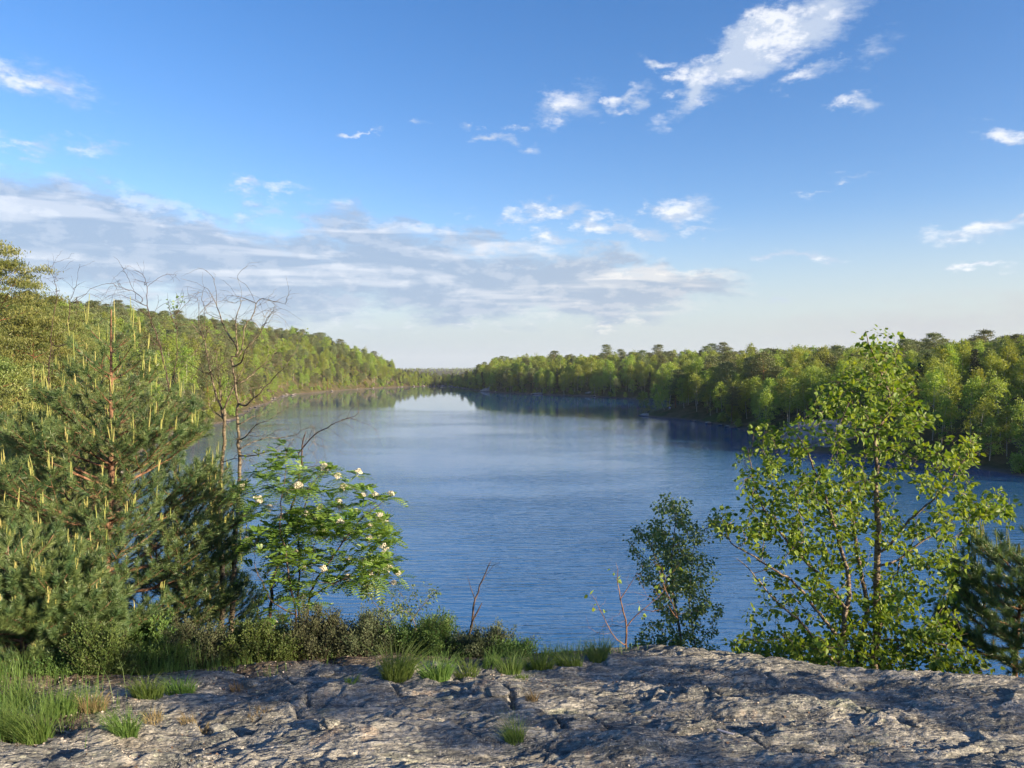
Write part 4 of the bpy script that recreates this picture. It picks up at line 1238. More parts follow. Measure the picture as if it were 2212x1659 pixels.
bare('bare_birch', 'thin bare birch whose fanned top bends left above the pine', 'birch tree', 8.6,
     [([(385, 1380), (380, 1200), (372, 1000)] + r1_([(1095, 1000), (1060, 880), (1030, 760), (1000, 660), (960, 570), (940, 500), (950, 400), (930, 320), (900, 290), (850, 285)]), .026, .002),
      (r1_([(940, 500), (860, 460), (780, 410), (700, 430)]), .004, .001), (r1_([(945, 470), (880, 400, .1), (830, 380, .1), (720, 400, .1)]), .004, .001), (r1_([(935, 350), (880, 320), (830, 330)]), .003, .001),
      (r1_([(945, 390), (960, 340), (980, 320)]), .003, .001), (r1_([(975, 600), (1010, 560, .1), (1030, 480, .1)]), .004, .001), (r1_([(1010, 680), (1060, 700), (1070, 650)]), .004, .001), (r1_([(960, 570), (930, 540, .1), (740, 490, .1)]), .004, .001),
      (r1_([(1030, 760), (930, 690, .1), (850, 640, .1)]), .004, .001)],
     53, (385, 1390), 'dark_stem', twigs=230)
bare('bare_birch', 'two-tipped wispy bare birch standing leftmost against the sky', 'birch tree', 9.2,
     [([(118, 1380), (115, 1200), (118, 1000)] + r1_([(345, 1000), (365, 780), (375, 650), (400, 500), (415, 400), (390, 300), (350, 260)]), .020, .0015),
      (r1_([(440, 780), (450, 450), (470, 390), (500, 330), (495, 260), (515, 210)]), .006, .001), (r1_([(455, 490), (520, 440), (600, 420), (650, 450)]), .003, .001), (r1_([(415, 410), (350, 395), (320, 420)]), .003, .001),
      (r1_([(400, 330), (340, 300), (280, 330)]), .003, .001), (r1_([(470, 500), (540, 450), (590, 400)]), .003, .001), (r1_([(470, 390), (520, 350), (560, 340)]), .003, .001), (r1_([(345, 950), (340, 860), (350, 700)]), .005, .001)],
     54, (118, 1390), 'dark_stem', twigs=170)
bare('young_birch', 'thin young birch with a tuft of leaves at its top behind the pine', 'birch tree', 8.2,
     [([(372, 1380), (375, 1200), (378, 950)] + r7([(180, 790), (195, 620), (200, 400), (190, 300), (225, 200), (235, 110)]), .014, .0015), (r7([(198, 400), (160, 320), (140, 220), (130, 120)]), .005, .001)],
     55, (372, 1390), 'dark_stem', twigs=60, leaves=[(366, 660, 24, 18), (385, 640, 12, 14), (376, 700, 16, 8), (390, 760, 8, 16), (350, 690, 12, 8)], dens=16, lsize=.030, leafmat='birch_leaf_grey')
bare('young_birch', 'dark young birch with a long dead limb rising right over the rowan', 'birch tree', 7.0,
     [([(566, 1380)] + r3_([(325, 1390), (345, 1250), (355, 1130), (400, 1000, .1), (440, 860, .1), (480, 640, .1), (500, 500), (510, 400), (517, 292)]), .020, .006),
      (r3_([(505, 415), (545, 350, -.1), (600, 300, -.2), (650, 265, -.2), (700, 225, -.3), (760, 205, -.3), (830, 170, -.3)]), .007, .0025),
      (r3_([(760, 205, -.3), (800, 190, -.3), (860, 215, -.3)]), .003, .001), (r3_([(495, 510), (540, 480, .1), (640, 460, .1)]), .006, .0015), (r3_([(650, 262, -.2), (665, 280, -.2), (700, 250, -.2)]), .002, .001),
      (r3_([(360, 1120), (420, 1070, .2), (520, 1010, .2), (560, 930, .2)]), .008, .002), (r3_([(330, 1380), (300, 1200, .1), (280, 1100, .1)]), .006, .0015)],
     56, (566, 1395), 'dark_stem', twigs=110, leaves=[(640, 985, 18, 22), (660, 1000, 16, 8), (555, 1000, 30, 20), (560, 1270, 30, 40), (610, 1330, 40, 24), (545, 1340, 30, 20)], dens=8, lsize=.026, leafmat='birch_leaf')
bare('dead_birch', 'dead pale birch stub with one long dark tip above the heather', 'dead tree', 5.9,
     [([(1008, 1385), (1018, 1330), (1022, 1280), (1035, 1255), (1050, 1225), (1058, 1205)], .013, .003), ([(1014, 1355, -.03), (1030, 1325, -.03), (1040, 1305, -.03)], .007, .006), ([(1022, 1284), (1014, 1265), (1012, 1245)], .004, .0015)],
     57, (1005, 1400), 'dark_stem', twigs=2, tipr=.0018)

# ------------------------------------------------------------------ young pines with pale candles
def young_pine(label, base_uv, Y, top_uv, trunk_uv, widthf, seed, nshoot=1.0, whorls=8, low=.1, wood='pine_stem', lenmul=1.0, candle=1.0, needle=.055, r0=.045, name='young_pine', nden=1.0, clen=1.0):
    g = np.random.default_rng(seed)
    b0 = P(base_uv[0], base_uv[1], Y); zb = gz_(b0[0], Y)
    root = empty(name, (b0[0], Y, zb)); tag(root, label, 'pine tree')
    tp = [np.array((b0[0], Y, zb - .1))] + pts_uv(trunk_uv, Y) + [P(top_uv[0], top_uv[1], Y)]
    tp = np.array(tp) - np.array(root.location)
    H = tp[-1][2]
    aw = Acc(); an = Acc(); ac = Acc()
    tt = np.linspace(0, 1, len(tp))
    zs = tp[:, 2]
    ft = lambda z: np.array([np.interp(z, zs, tp[:, c]) for c in range(3)])
    zz = np.linspace(-.1, H, 24)
    tube(aw, [ft(z) for z in zz], [r0 * (1 - .88 * max(0, z) / H) for z in zz], 8)
    shoots = []   # (base, dir, length)
    def branch(p0, az_, L, el0, r, depth=0):
        k = max(4, int(L / .09))
        w = np.linspace(0, 1, k)
        dh = np.array((math.cos(az_), math.sin(az_), 0))
        pts = p0 + dh * (w[:, None] * L * math.cos(el0)) + np.array((0, 0, 1)) * (L * (math.sin(el0) * w + .22 * w ** 2.2))[:, None] + np.cumsum(g.normal(size=(k, 3)), 0) * .006
        tube(aw, pts, r * (1 - .8 * w) + .0012, 5 if r > .008 else 4)
        # leafy outer part
        a0 = .42 if L > .6 else .12
        for f0 in np.arange(a0, 1, .17 / max(L, .2)):
            q = np.array([np.interp(f0, w, pts[:, c]) for c in range(3)]); q2 = np.array([np.interp(min(1, f0 + .02), w, pts[:, c]) for c in range(3)])
            shoots.append((q, norm(q2 - q + 1e-6), min(.17, (1 - f0) * L + .04), False))
        end = pts[-1]; ed = norm(pts[-1] - pts[-2] + np.array((0, 0, .03)))
        shoots.append((end, ed, .06, True))
        if depth < 2 and L > .22:
            nn = int(max(1, L / .16) * nshoot)
            for q in range(nn):
                f = .32 + .66 * (q + g.random()) / nn
                pb = np.array([np.interp(f, w, pts[:, c]) for c in range(3)])
                s_ = 1 if (q % 2) else -1
                branch(pb, az_ + s_ * (.55 + .4 * g.random()), L * (1.05 - f) * (.55 + .4 * g.random()) + .07, el0 * .6 + .12 + .3 * g.random(), r * (1.05 - f) * .6 + .0015, depth + 1)
    for wq in range(whorls):
        x = (wq + .35 * g.random()) / whorls
        z = H * (low + (1 - low) * (x ** .9) * .93)
        fr = z / H
        L0 = widthf(fr) * lenmul
        nb = 6 if fr < .85 else 5
        for b_ in range(nb):
            a = b_ * 6.283 / nb + wq * 1.1 + g.normal() * .2
            branch(ft(z + g.normal() * .03), a, L0 * (.7 + .5 * g.random()), .12 + .75 * max(0, fr - .25), .005 + .010 * L0)
    shoots.append((ft(H * .93), np.array((0, 0, 1.0)), H * .07, True))
    # needles
    NP, NY, NR = [], [], []
    CP = []
    for (q, d, L, tip) in shoots:
        nn = int(max(30, 760 * L * nden))
        s_ = g.random(nn)
        pos = q + d * (s_[:, None] * L)
        rad = rnd_unit(nn, g); rad -= (rad @ d)[:, None] * d
        NY.append(norm(norm(rad) * .9 + d * (.55 + .4 * s_)[:, None] + np.array((0, 0, .12)))); NP.append(pos)
        NR.append(np.clip(.42 + .22 * g.normal() + .14 * g.normal(size=nn), 0, 1))
        if tip and g.random() < candle * (.05 + .40 * (q[2] / H) ** 2 + .22 * (np.hypot(q[0], q[1]) > .5 * widthf(min(1, max(0, q[2] / H))))):
            CP.append((q + d * L * .8, d))
    NP = np.concatenate(NP); NY = np.concatenate(NY); NR = np.concatenate(NR)
    nn = len(NP)
    X, Yv, Z = frames(NY, rnd_unit(nn, g))
    l_ = needle * (.75 + .45 * g.random(nn))
    w_ = .0036
    tv = np.array(NEED_V)
    wv_ = NP[:, None] + tv[None, :, 0, None] * X[:, None] * w_ + tv[None, :, 1, None] * Yv[:, None] * l_[:, None, None]
    an.add(wv_.reshape(-1, 3), np.arange(nn * 3).reshape(-1, 3), 0, NR)
    for (q, d) in CP:
        hgt_ = float(np.clip((q[2] / H), 0, 1))
        for c_ in range(int(g.integers(1, 5))):
            L = clen * g.uniform(.04, .11) * (.55 + 1.3 * hgt_ ** 2) * (1.25 if c_ == 0 else .8)
            dd = norm(np.array((0, 0, 1.0)) + d * .12 + g.normal(size=3) * .07)
            b_ = q + g.normal(size=3) * .007
            rn = float(np.clip(.4 + .3 * g.normal(), 0, 1))
            tube(ac, [b_, b_ + dd * L * .5 + g.normal(size=3) * .002, b_ + dd * L], (.0034, .0042, .0020), 4, 0, rn)
            k_ = 14; s_ = g.random(k_); sd_ = rnd_unit(k_, g) * .8 + dd * 1.0
            X, Yv, Z = frames(sd_, rnd_unit(k_, g))
            batch(ac, [(-.12, 0, 0), (.12, 0, 0), (0, 1, 0)], [(0, 1, 2)], b_ + dd * (s_[:, None] * L), X, Yv, Z, .016, 0, np.full(k_, rn))
    aw.build('trunk', M[wood], root, smooth=True)
    an.build('needles', M['needle'], root)
    if ac.n: ac.build('candles', M['candle'], root)
    return root


prof1 = lambda f: float(np.interp(f, (0, .12, .3, .45, .6, .72, .85, 1), (.95, 1.20, 1.40, 1.05, .62, .44, .25, .09)))
young_pine('broad young pine with tall pale candles filling the left side of the view', (213, 1380), 7.0, (240, 668),
           [(215, 1370), (222, 1300), (232, 1200), (238, 1100), (240, 950), (240, 820)], prof1, 61, 1.35, 11, .10, r0=.050, nden=1.0, candle=.75, clen=1.2)
young_pine('second young pine with long candles standing at the left edge behind the broad one', (30, 1420), 8.2, (-70, 880),
           [(0, 1350), (-20, 1200), (-50, 1000)], lambda f: float(np.interp(f, (0, .3, .7, 1), (.9, 1.15, .7, .12))), 62, 1.1, 7, .1, candle=.15, clen=.7)
young_pine('dense bushy pine crowding the lower left corner, its right side sunlit', (60, 1490), 5.0, (35, 1245),
           [(55, 1440), (45, 1350)], lambda f: float(np.interp(f, (0, .4, .8, 1), (.50, .44, .28, .10))), 63, 2.2, 8, .02, r0=.022, nden=2.2, candle=.55, clen=.45, lenmul=1.05, needle=.045, name='bushy_pine')
young_pine('dark young pine at the right edge behind the rock', (2190, 1495), 6.1, (2235, 1185),
           [(2192, 1470), (2196, 1380), (2205, 1290)], lambda f: float(np.interp(f, (0, .3, .7, 1), (.42, .50, .34, .10))), 64, 1.6, 7, .12, r0=.022, candle=.6, nden=1.5)

young_pine('low young pine lit yellow-green behind the broad one, left of the bare trunks', (395, 1410), 8.4, (410, 1215),
           [(396, 1380), (402, 1300)], lambda f: float(np.interp(f, (0, .4, .8, 1), (.75, .80, .4, .12))), 65, 1.4, 5, .05, r0=.02, candle=.4, clen=.7)
# ------------------------------------------------------------------ heath shrubs along the crest
def heath(label, u, vbase, Y, wid, hgt, seed, green=True, n_stem=260, fine=.0075, cat='shrub', name='heather_bush', dep=None):
    g = np.random.default_rng(seed)
    px_ = 1.25 * wid * Y / SRC_F; h_ = .88 * hgt * Y / SRC_F; dp = dep or px_ * .6
    b = P(u, vbase, Y)
    root = empty(name, (b[0], Y, gz_(b[0], Y))); tag(root, label, cat, None)
    aw = Acc(); al = Acc()
    for q in range(n_stem):
        a = g.random() * 6.283; rr_ = math.sqrt(g.random())
        x, y = math.cos(a) * rr_ * px_, math.sin(a) * rr_ * dp
        z0 = gz_(b[0] + x * .75, Y + y * .75) - root.location[2] - .03
        top = h_ * (1.05 - .45 * rr_ ** 3) * (.30 + .35 * g.random() + (.35 if g.random() < .06 else 0) + .95 * float(vnoise(np.array([b[0] * 9 + x * 11.0 + seed]), np.array([y * 9.0]))[0]))
        w = np.linspace(0, 1, 5)
        cur = g.normal(size=2) * .05
        pts = np.stack((x * (.75 + .3 * w) + cur[0] * w ** 2, y * (.75 + .3 * w) + cur[1] * w ** 2, z0 + top * w), -1)
        tube(aw, pts, .0022 * (1 - .6 * w), 3)
        k = int(30 + 420 * top); s_ = .25 + .75 * g.random(k) ** .7
        pos = np.stack([np.interp(s_, w, pts[:, c]) for c in range(3)], -1)
        sp_ = rnd_unit(k, g) * (.010 + .022 * g.random((k, 1)))
        pos = pos + sp_
        X, Yv, Z = frames(norm(sp_ + np.array((0, 0, .02))), rnd_unit(k, g))
        batch(al, [(-.3, 0, 0), (.3, 0, 0), (.22, 1, 0), (-.22, 1, 0)], QUAD_F, pos, X, Yv, Z, fine * (.8 + .9 * g.random(k)), 0, np.clip(.45 + .25 * g.normal() + .15 * g.normal(size=k), 0, 1))
    aw.build('stems', M['dark_stem'], root)
    al.build('foliage', M['heath_green'] if green else M['heath_grey'], root)
    return root


H_ = [('tall bright green juniper-like bush between the corner pine and the pine trunk', 222, 1500, 4.7, 44, 115, 1, 'juniper_bush', 300),
      ('dark heather clump under the lower branches of the broad pine', 330, 1480, 5.0, 60, 70, 1, 'heather_bush', 190),
      ('greyish twiggy heather just right of the tufted soil pocket', 420, 1478, 5.1, 55, 85, 0, 'heather_bush', 200),
      ('wide dark green heather below the bare birch trunks', 545, 1470, 5.2, 85, 90, 1, 'heather_bush', 330),
      ('grey-brown heather mound at the foot of the rowan', 690, 1452, 5.3, 70, 105, 0, 'heather_bush', 280),
      ('mixed brown heather between the rowan and the willow', 790, 1446, 5.3, 55, 85, 0, 'heather_bush', 220),
      ('dark green bilberry clump right behind the long grass tuft', 925, 1440, 5.4, 75, 78, 1, 'bilberry_bush', 300),
      ('short brownish heather around the dead birch stub', 1040, 1440, 5.3, 50, 62, 0, 'heather_bush', 180),
      ('low green heather at the right end of the heath strip', 1105, 1440, 5.2, 40, 42, 1, 'heather_bush', 130),
      ('small dark bush in front of the corner pine above the grass', 110, 1500, 4.7, 60, 60, 1, 'heather_bush', 170)]
for q, (lb, u, vb, Y, w_, h_, gr, nm, ns_) in enumerate(H_):
    heath(lb, u, vb, Y, w_, h_, 80 + q, bool(gr), ns_, name=nm)
heath('deep green low thicket around the foot of the broad pine', 250, 1440, 6.3, 150, 110, 95, True, 420, .012, name='thicket')
heath('leafy dark undergrowth below the bare birches at the edge', 480, 1430, 6.4, 130, 80, 96, True, 300, .012, name='thicket')


# ------------------------------------------------------------------ grass tufts
def tuft(label, u, v, Y, wid, hgt, n_, seed, mat='grass', group=None, spread=1.0, name='grass_tuft', zoff=0.0):
    g = np.random.default_rng(seed)
    b = P(u, v, Y); W = wid * Y / SRC_F * g.uniform(.9, 1.3); H = hgt * Y / SRC_F * 1.12; n_ = int(n_ * 1.35); lx, ly = g.normal(size=2) * .16
    # stand it on the ground seen at (u, v)
    gz0 = gz_(b[0], Y)
    root = bpy.data.objects
    acc = Acc(); k = 5
    a = g.random(n_) * 6.283; rr_ = np.sqrt(g.random(n_))
    bx, by = np.cos(a) * rr_ * W * .55, np.sin(a) * rr_ * W * .30
    zz_ = rock_z(b[0] + bx, Y + by) - gz0 - .01
    lean = np.stack((np.cos(a), np.sin(a) * .7), -1) * (rr_ * .55 + .15 * g.random(n_))[:, None] * spread + g.normal(size=(n_, 2)) * .22 + np.array((lx, ly))
    L = H * (.30 + .85 * g.random(n_) ** 1.3)
    w = np.linspace(0, 1, k)
    P_ = np.zeros((n_, k, 3))
    P_[:, :, 0] = bx[:, None] + lean[:, :1] * L[:, None] * (w ** 1.7)
    P_[:, :, 1] = by[:, None] + lean[:, 1:] * L[:, None] * (w ** 1.7)
    P_[:, :, 2] = zz_[:, None] + L[:, None] * (w - .28 * w ** 2.5)
    th = g.random(n_) * 3.14; sd_ = np.stack((np.cos(th), np.sin(th) * .4, 0 * th), -1)
    wd = .0024 * (1.02 - w) * (Y / 4)
    Lf = P_ - sd_[:, None] * wd[None, :, None]; Rt = P_ + sd_[:, None] * wd[None, :, None]
    V = np.stack((Lf, Rt), 2).reshape(n_, k * 2, 3)
    f = np.array([(2 * i_, 2 * i_ + 1, 2 * i_ + 3, 2 * i_ + 2) for i_ in range(k - 1)])
    F = (f[None] + (np.arange(n_) * k * 2)[:, None, None]).reshape(-1, 4)
    acc.add(V.reshape(-1, 3), F, 0, np.repeat(np.clip(.5 + .25 * g.normal(size=n_), 0, 1), k - 1))
    o = acc.build(name, M[mat], None, loc=(b[0], Y, gz0)); tag(o, label, 'grass tuft', group)
    return o


def Yat(u, v):
    """depth where the rock surface is met through (u, v)"""
    for y in np.arange(2.6, 8.5, .02):
        p_ = P(u, v, y)
        if p_[2] <= gz_(p_[0], y): return float(y)
    return 5.2


TF = [('long-bladed green tuft, the left one of two in front of the bilberry', 858, 1470, 46, 88, 420, 'grass', 1.1), ('round green tuft right next to the long-bladed one', 945, 1474, 42, 78, 360, 'grass', 1.1),
      ('short tuft by the small stone at the crest', 1010, 1462, 34, 46, 160, 'grass', 1), ('green tuft at the dip where the rock crest begins', 1100, 1455, 40, 60, 260, 'grass', 1), ('reddish-based tuft in the middle of the crest grass row', 1165, 1448, 42, 56, 260, 'grass', 1),
      ('tuft second from the right end of the crest grass row', 1230, 1440, 40, 50, 220, 'grass', 1), ('tuft at the right end of the crest grass row', 1292, 1430, 40, 52, 260, 'grass', .9),
      ('thin upright tuft alone in the middle of the bare rock', 1112, 1608, 36, 74, 150, 'grass', .8), ('blurred soft tuft at the left edge of the rock', 268, 1588, 46, 70, 320, 'grass', 1),
      ('tall lush tuft nearest the lower left corner', 75, 1608, 60, 110, 420, 'grass', .9), ('tall lush tuft cut by the left picture edge', 5, 1600, 55, 105, 330, 'grass', .9), ('tuft with dry reddish straw left of the rock edge', 200, 1540, 42, 60, 200, 'grass_dry', .9),
      ('dark green grass under the juniper-like bush', 320, 1505, 60, 66, 320, 'grass', .8), ('green grass right of the soil pocket under the heather', 390, 1500, 45, 55, 220, 'grass', .8), ('tuft behind the tall lush ones', 130, 1545, 50, 70, 260, 'grass', .9),
      ('sparse straw tuft on the gravel left of centre', 510, 1495, 22, 26, 50, 'grass_dry', .9), ('tiny yellowish plant in the crack of the rock', 1150, 1515, 22, 30, 80, 'grass_dry', 1), ('little green tuft above the yellowish plant', 1128, 1468, 20, 20, 70, 'grass', 1.2),
      ('sparse dry tuft on the soil behind the front ledge', 420, 1560, 50, 34, 90, 'grass_dry', 1), ('dry low tuft left of the front ledge', 330, 1560, 36, 34, 80, 'grass_dry', 1), ('dry tuft right of the sparse one on the soil', 560, 1545, 40, 26, 70, 'grass_dry', 1),
      ('wispy tuft sticking up behind the crest grass row', 1060, 1440, 30, 50, 90, 'grass', .6), ('wispy green grass at the left picture edge below the corner pine', 40, 1530, 60, 70, 260, 'grass', .9), ('small green tuft on the ledge left of the crest', 760, 1478, 26, 24, 70, 'grass', 1)]
for q, (lb, u, v, w_, h_, n_, mt, spr) in enumerate(TF):
    tuft(lb, u, v, Yat(u, v), w_, h_, n_, 120 + q, mt, 'grass tufts on the foreground rock', spr)

# ------------------------------------------------------------------ litter: bark flakes, grit and dead leaves
g = np.random.default_rng(77)
n_ = 5200
x = g.uniform(-3.0, 2.6, n_ * 3); y = g.uniform(3.1, 5.1, n_ * 3)
f = fbm(x * 1.3 + 9, y * 2.2 + 4, 4)
k_ = (f + .08 * soil_mask(x, y) > g.uniform(.42, .75, n_ * 3))
x, y = x[k_][:n_], y[k_][:n_]
z = rock_z(x, y) + .002
acc = Acc(); m_ = len(x)
X, Yv, Z = frames(norm(g.normal(size=(m_, 3)) * np.array((1, 1, .25))), norm(g.normal(size=(m_, 3)) * .4 + np.array((0, 0, 1))))
batch(acc, [(-.4, -.5, 0), (.4, -.4, .05), (.3, .5, .12), (-.35, .4, .05)], QUAD_F, np.stack((x, y, z), -1), X, Yv, Z, g.uniform(.004, .014, m_) ** 1, 0, g.random(m_))
m, n = new_mat('litter_flakes')
at = n.n('ShaderNodeAttribute', attribute_name='rnd')
cr = n.mix(n.sstep(at.outputs['Fac'], .2, .9), (0.10, 0.06, 0.035), (0.50, 0.44, 0.36))
n.n('ShaderNodeOutputMaterial', {0: n.n('ShaderNodeBsdfPrincipled', {'Base Color': cr, 'Roughness': .9}).outputs[0]})
tag(acc.build('rock_litter', m), 'pale bark flakes, grit and dead leaf bits strewn over the rock', 'litter', kind='stuff')

# small loose stones on the rock
def stone(label, u, v, wpx, hpx, seed, name='stone', cat='stone', group=None, mat='rock', Y=None, flat=1.0, world=None, size=None, rough=.22, sub=4):
    import bmesh
    bm = bmesh.new(); bmesh.ops.create_icosphere(bm, subdivisions=sub, radius=1.0)
    g = np.random.default_rng(seed); o3 = g.random(3) * 50
    co = np.array([v_.co[:] for v_ in bm.verts])
    d = norm(co)
    r_ = 1 + rough * 2 * (fbm(d[:, 0] * 1.6 + o3[0] + d[:, 2], d[:, 1] * 1.6 + o3[1] - d[:, 2], 4, .55) - .5)
    q = d * r_[:, None]
    for z in range(5):                       # planar facets, as split rock has
        nn = rnd_unit(1, g)[0]; lim = g.uniform(.62, .85)
        ex = np.maximum(q @ nn - lim, 0); q = q - ex[:, None] * nn * .85
    if world is None:
        Y = Y or Yat(u, v); p_ = P(u, v, Y); zc = gz_(p_[0], Y)
        sx_, sz_ = wpx * Y / SRC_F / 2, hpx * Y / SRC_F / 2
        loc = (p_[0], Y, zc); S = np.array((sx_, sx_ * .7, sz_))
    else:
        loc = world; S = np.array(size)
    q = q * S
    for v_, c in zip(bm.verts, q): v_.co = c
    me = bpy.data.meshes.new(name); bm.to_mesh(me); bm.free()
    for p__ in me.polygons: p__.use_smooth = True
    me.materials.append(M[mat])
    o = bpy.data.objects.new(name, me); C.objects.link(o); o.location = tuple(map(float, loc)); o.rotation_euler = (0, 0, float(g.random() * .8 - .4))
    tag(o, label, cat, group)
    return o


stone('squarish lichen-grey stone sitting in the gravel pocket of the rock', 712, 1572, 46, 34, 201)
stone('flat pale stone at the crest right of the round grass tuft', 1008, 1452, 48, 16, 202)
stone('small rounded stone at the crest end of the heather', 545, 1478, 30, 16, 203)
stone('knobbly stone on the crest left of the long-bladed tuft', 700, 1456, 46, 16, 204)
stone('flat slab stone left of the crack in front of the crest', 1075, 1498, 60, 18, 205)
# wood chip on the rock
a_ = Acc(); L = .075
bx = np.array([(-1, -.13, 0), (1, -.16, 0), (1.05, .12, 0), (-.95, .16, 0), (-1, -.10, .09), (1, -.13, .07), (1.05, .10, .07), (-.95, .13, .09)]) * (L / 2)
a_.add(bx, [(0, 3, 2, 1), (4, 5, 6, 7), (0, 1, 5, 4), (1, 2, 6, 5), (2, 3, 7, 6), (3, 0, 4, 7)])
Yc = Yat(1567, 1588); pc = P(1567, 1588, Yc)
m, n = new_mat('weathered_wood'); n.n('ShaderNodeOutputMaterial', {0: n.n('ShaderNodeBsdfPrincipled', {'Base Color': (.50, .46, .44, 1), 'Roughness': .8}).outputs[0]})
o = a_.build('wood_chip', m, loc=(pc[0], Yc, gz_(pc[0], Yc) + .008)); o.rotation_euler = (.1, .05, -.5); tag(o, 'pale grey chip of wood lying alone on the right half of the rock', 'wood chip')

# ------------------------------------------------------------------ far shore: slabs, boulders, person, leaning birches
m, n = new_mat('shore_rock')
tcn = n.n('ShaderNodeTexCoord'); gg = n.n('ShaderNodeNewGeometry')
q1 = n.noise(gg.outputs['Position'], .5, 5, .6); q2 = n.noise(gg.outputs['Position'], 3.0, 5, .6)
col = n.mix(n.sstep(q1.outputs[0], .4, .6), (0.165, 0.15, 0.14), (0.34, 0.30, 0.27))
col = n.mix(n.math('MULTIPLY', n.sstep(q2.outputs[0], .5, .62), .6), col, (0.10, 0.09, 0.085))
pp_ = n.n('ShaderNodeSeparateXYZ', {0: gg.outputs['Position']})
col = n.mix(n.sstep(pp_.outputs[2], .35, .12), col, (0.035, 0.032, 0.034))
b = n.n('ShaderNodeBump', {'Strength': .7, 'Distance': .3, 'Height': q2.outputs[0]})
n.n('ShaderNodeOutputMaterial', {0: n.n('ShaderNodeBsdfPrincipled', {'Base Color': col, 'Roughness': .9, 'Normal': b.outputs[0]}).outputs[0]})
M['shore_rock'] = m


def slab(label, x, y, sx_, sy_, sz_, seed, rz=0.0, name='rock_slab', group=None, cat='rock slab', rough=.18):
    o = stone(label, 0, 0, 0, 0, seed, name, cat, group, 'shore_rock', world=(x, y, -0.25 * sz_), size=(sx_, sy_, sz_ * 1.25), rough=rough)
    o.rotation_euler = (0, 0, rz)
    return o


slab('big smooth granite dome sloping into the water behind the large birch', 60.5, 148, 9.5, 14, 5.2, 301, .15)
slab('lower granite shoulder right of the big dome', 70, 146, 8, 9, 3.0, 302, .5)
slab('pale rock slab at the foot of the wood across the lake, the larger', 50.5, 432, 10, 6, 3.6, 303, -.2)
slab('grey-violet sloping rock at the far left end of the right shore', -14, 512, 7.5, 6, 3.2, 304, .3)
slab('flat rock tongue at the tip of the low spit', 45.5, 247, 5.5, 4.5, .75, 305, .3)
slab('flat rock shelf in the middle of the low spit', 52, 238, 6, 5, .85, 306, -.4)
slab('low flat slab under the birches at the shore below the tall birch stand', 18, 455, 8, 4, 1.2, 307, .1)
g = np.random.default_rng(91)
for q in range(100):
    i_ = int(g.integers(0, 15)); a_, b_ = LAKE[i_], LAKE[i_ + 1]
    c_ = a_ + (b_ - a_) * g.random()
    if c_[1] < 95: continue
    off_ = g.normal(size=2) * 1.2; x, y = c_ + off_
    s_ = g.uniform(.3, 1.1) * (1.25 if c_[1] > 330 else 1)
    w = shore_label(x, y)
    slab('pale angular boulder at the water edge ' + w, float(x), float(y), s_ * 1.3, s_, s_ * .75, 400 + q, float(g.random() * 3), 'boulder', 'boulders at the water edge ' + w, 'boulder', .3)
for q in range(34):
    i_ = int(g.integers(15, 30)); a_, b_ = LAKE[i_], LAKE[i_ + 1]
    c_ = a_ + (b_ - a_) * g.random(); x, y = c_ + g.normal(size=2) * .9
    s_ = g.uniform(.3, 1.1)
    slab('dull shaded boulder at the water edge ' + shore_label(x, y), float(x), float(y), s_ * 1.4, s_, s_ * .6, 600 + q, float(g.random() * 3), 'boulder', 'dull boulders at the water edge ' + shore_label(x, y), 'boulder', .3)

# trees leaning out over the spit and standing at chosen spots
def extra(pr_, u, Y, sc, label, cat, group=None, tilt=(0, 0), dz=0.0, rz=0.0):
    x = (u - 1106) / SRC_F * Y
    return pr_.place((x, Y, tz(x, Y) - .1 + dz), rz, sc, label, cat, group, tilt)


extra(birches[3], 1436, 243, .72, 'slender pale birch leaning left over the spit beside the sitting person', 'birch tree', tilt=(0, -.42))
extra(birches[0], 1478, 240, .75, 'birch on the spit just right of the sitting person', 'birch tree', tilt=(0, -.1))
extra(birches[1], 1400, 268, .72, 'birch hanging over the dark water left of the spit', 'birch tree', tilt=(0, -.2))
for q, (u, Y, s_) in enumerate(((1450, 262, .9), (1505, 232, .85), (1535, 222, .9), (1560, 212, .85), (1590, 205, .95), (1425, 290, .9))):
    extra(birches[q % 6], u, Y, s_, 'fresh green birch among those crowding the low spit', 'birch tree', 'birches crowding the low spit', rz=q)

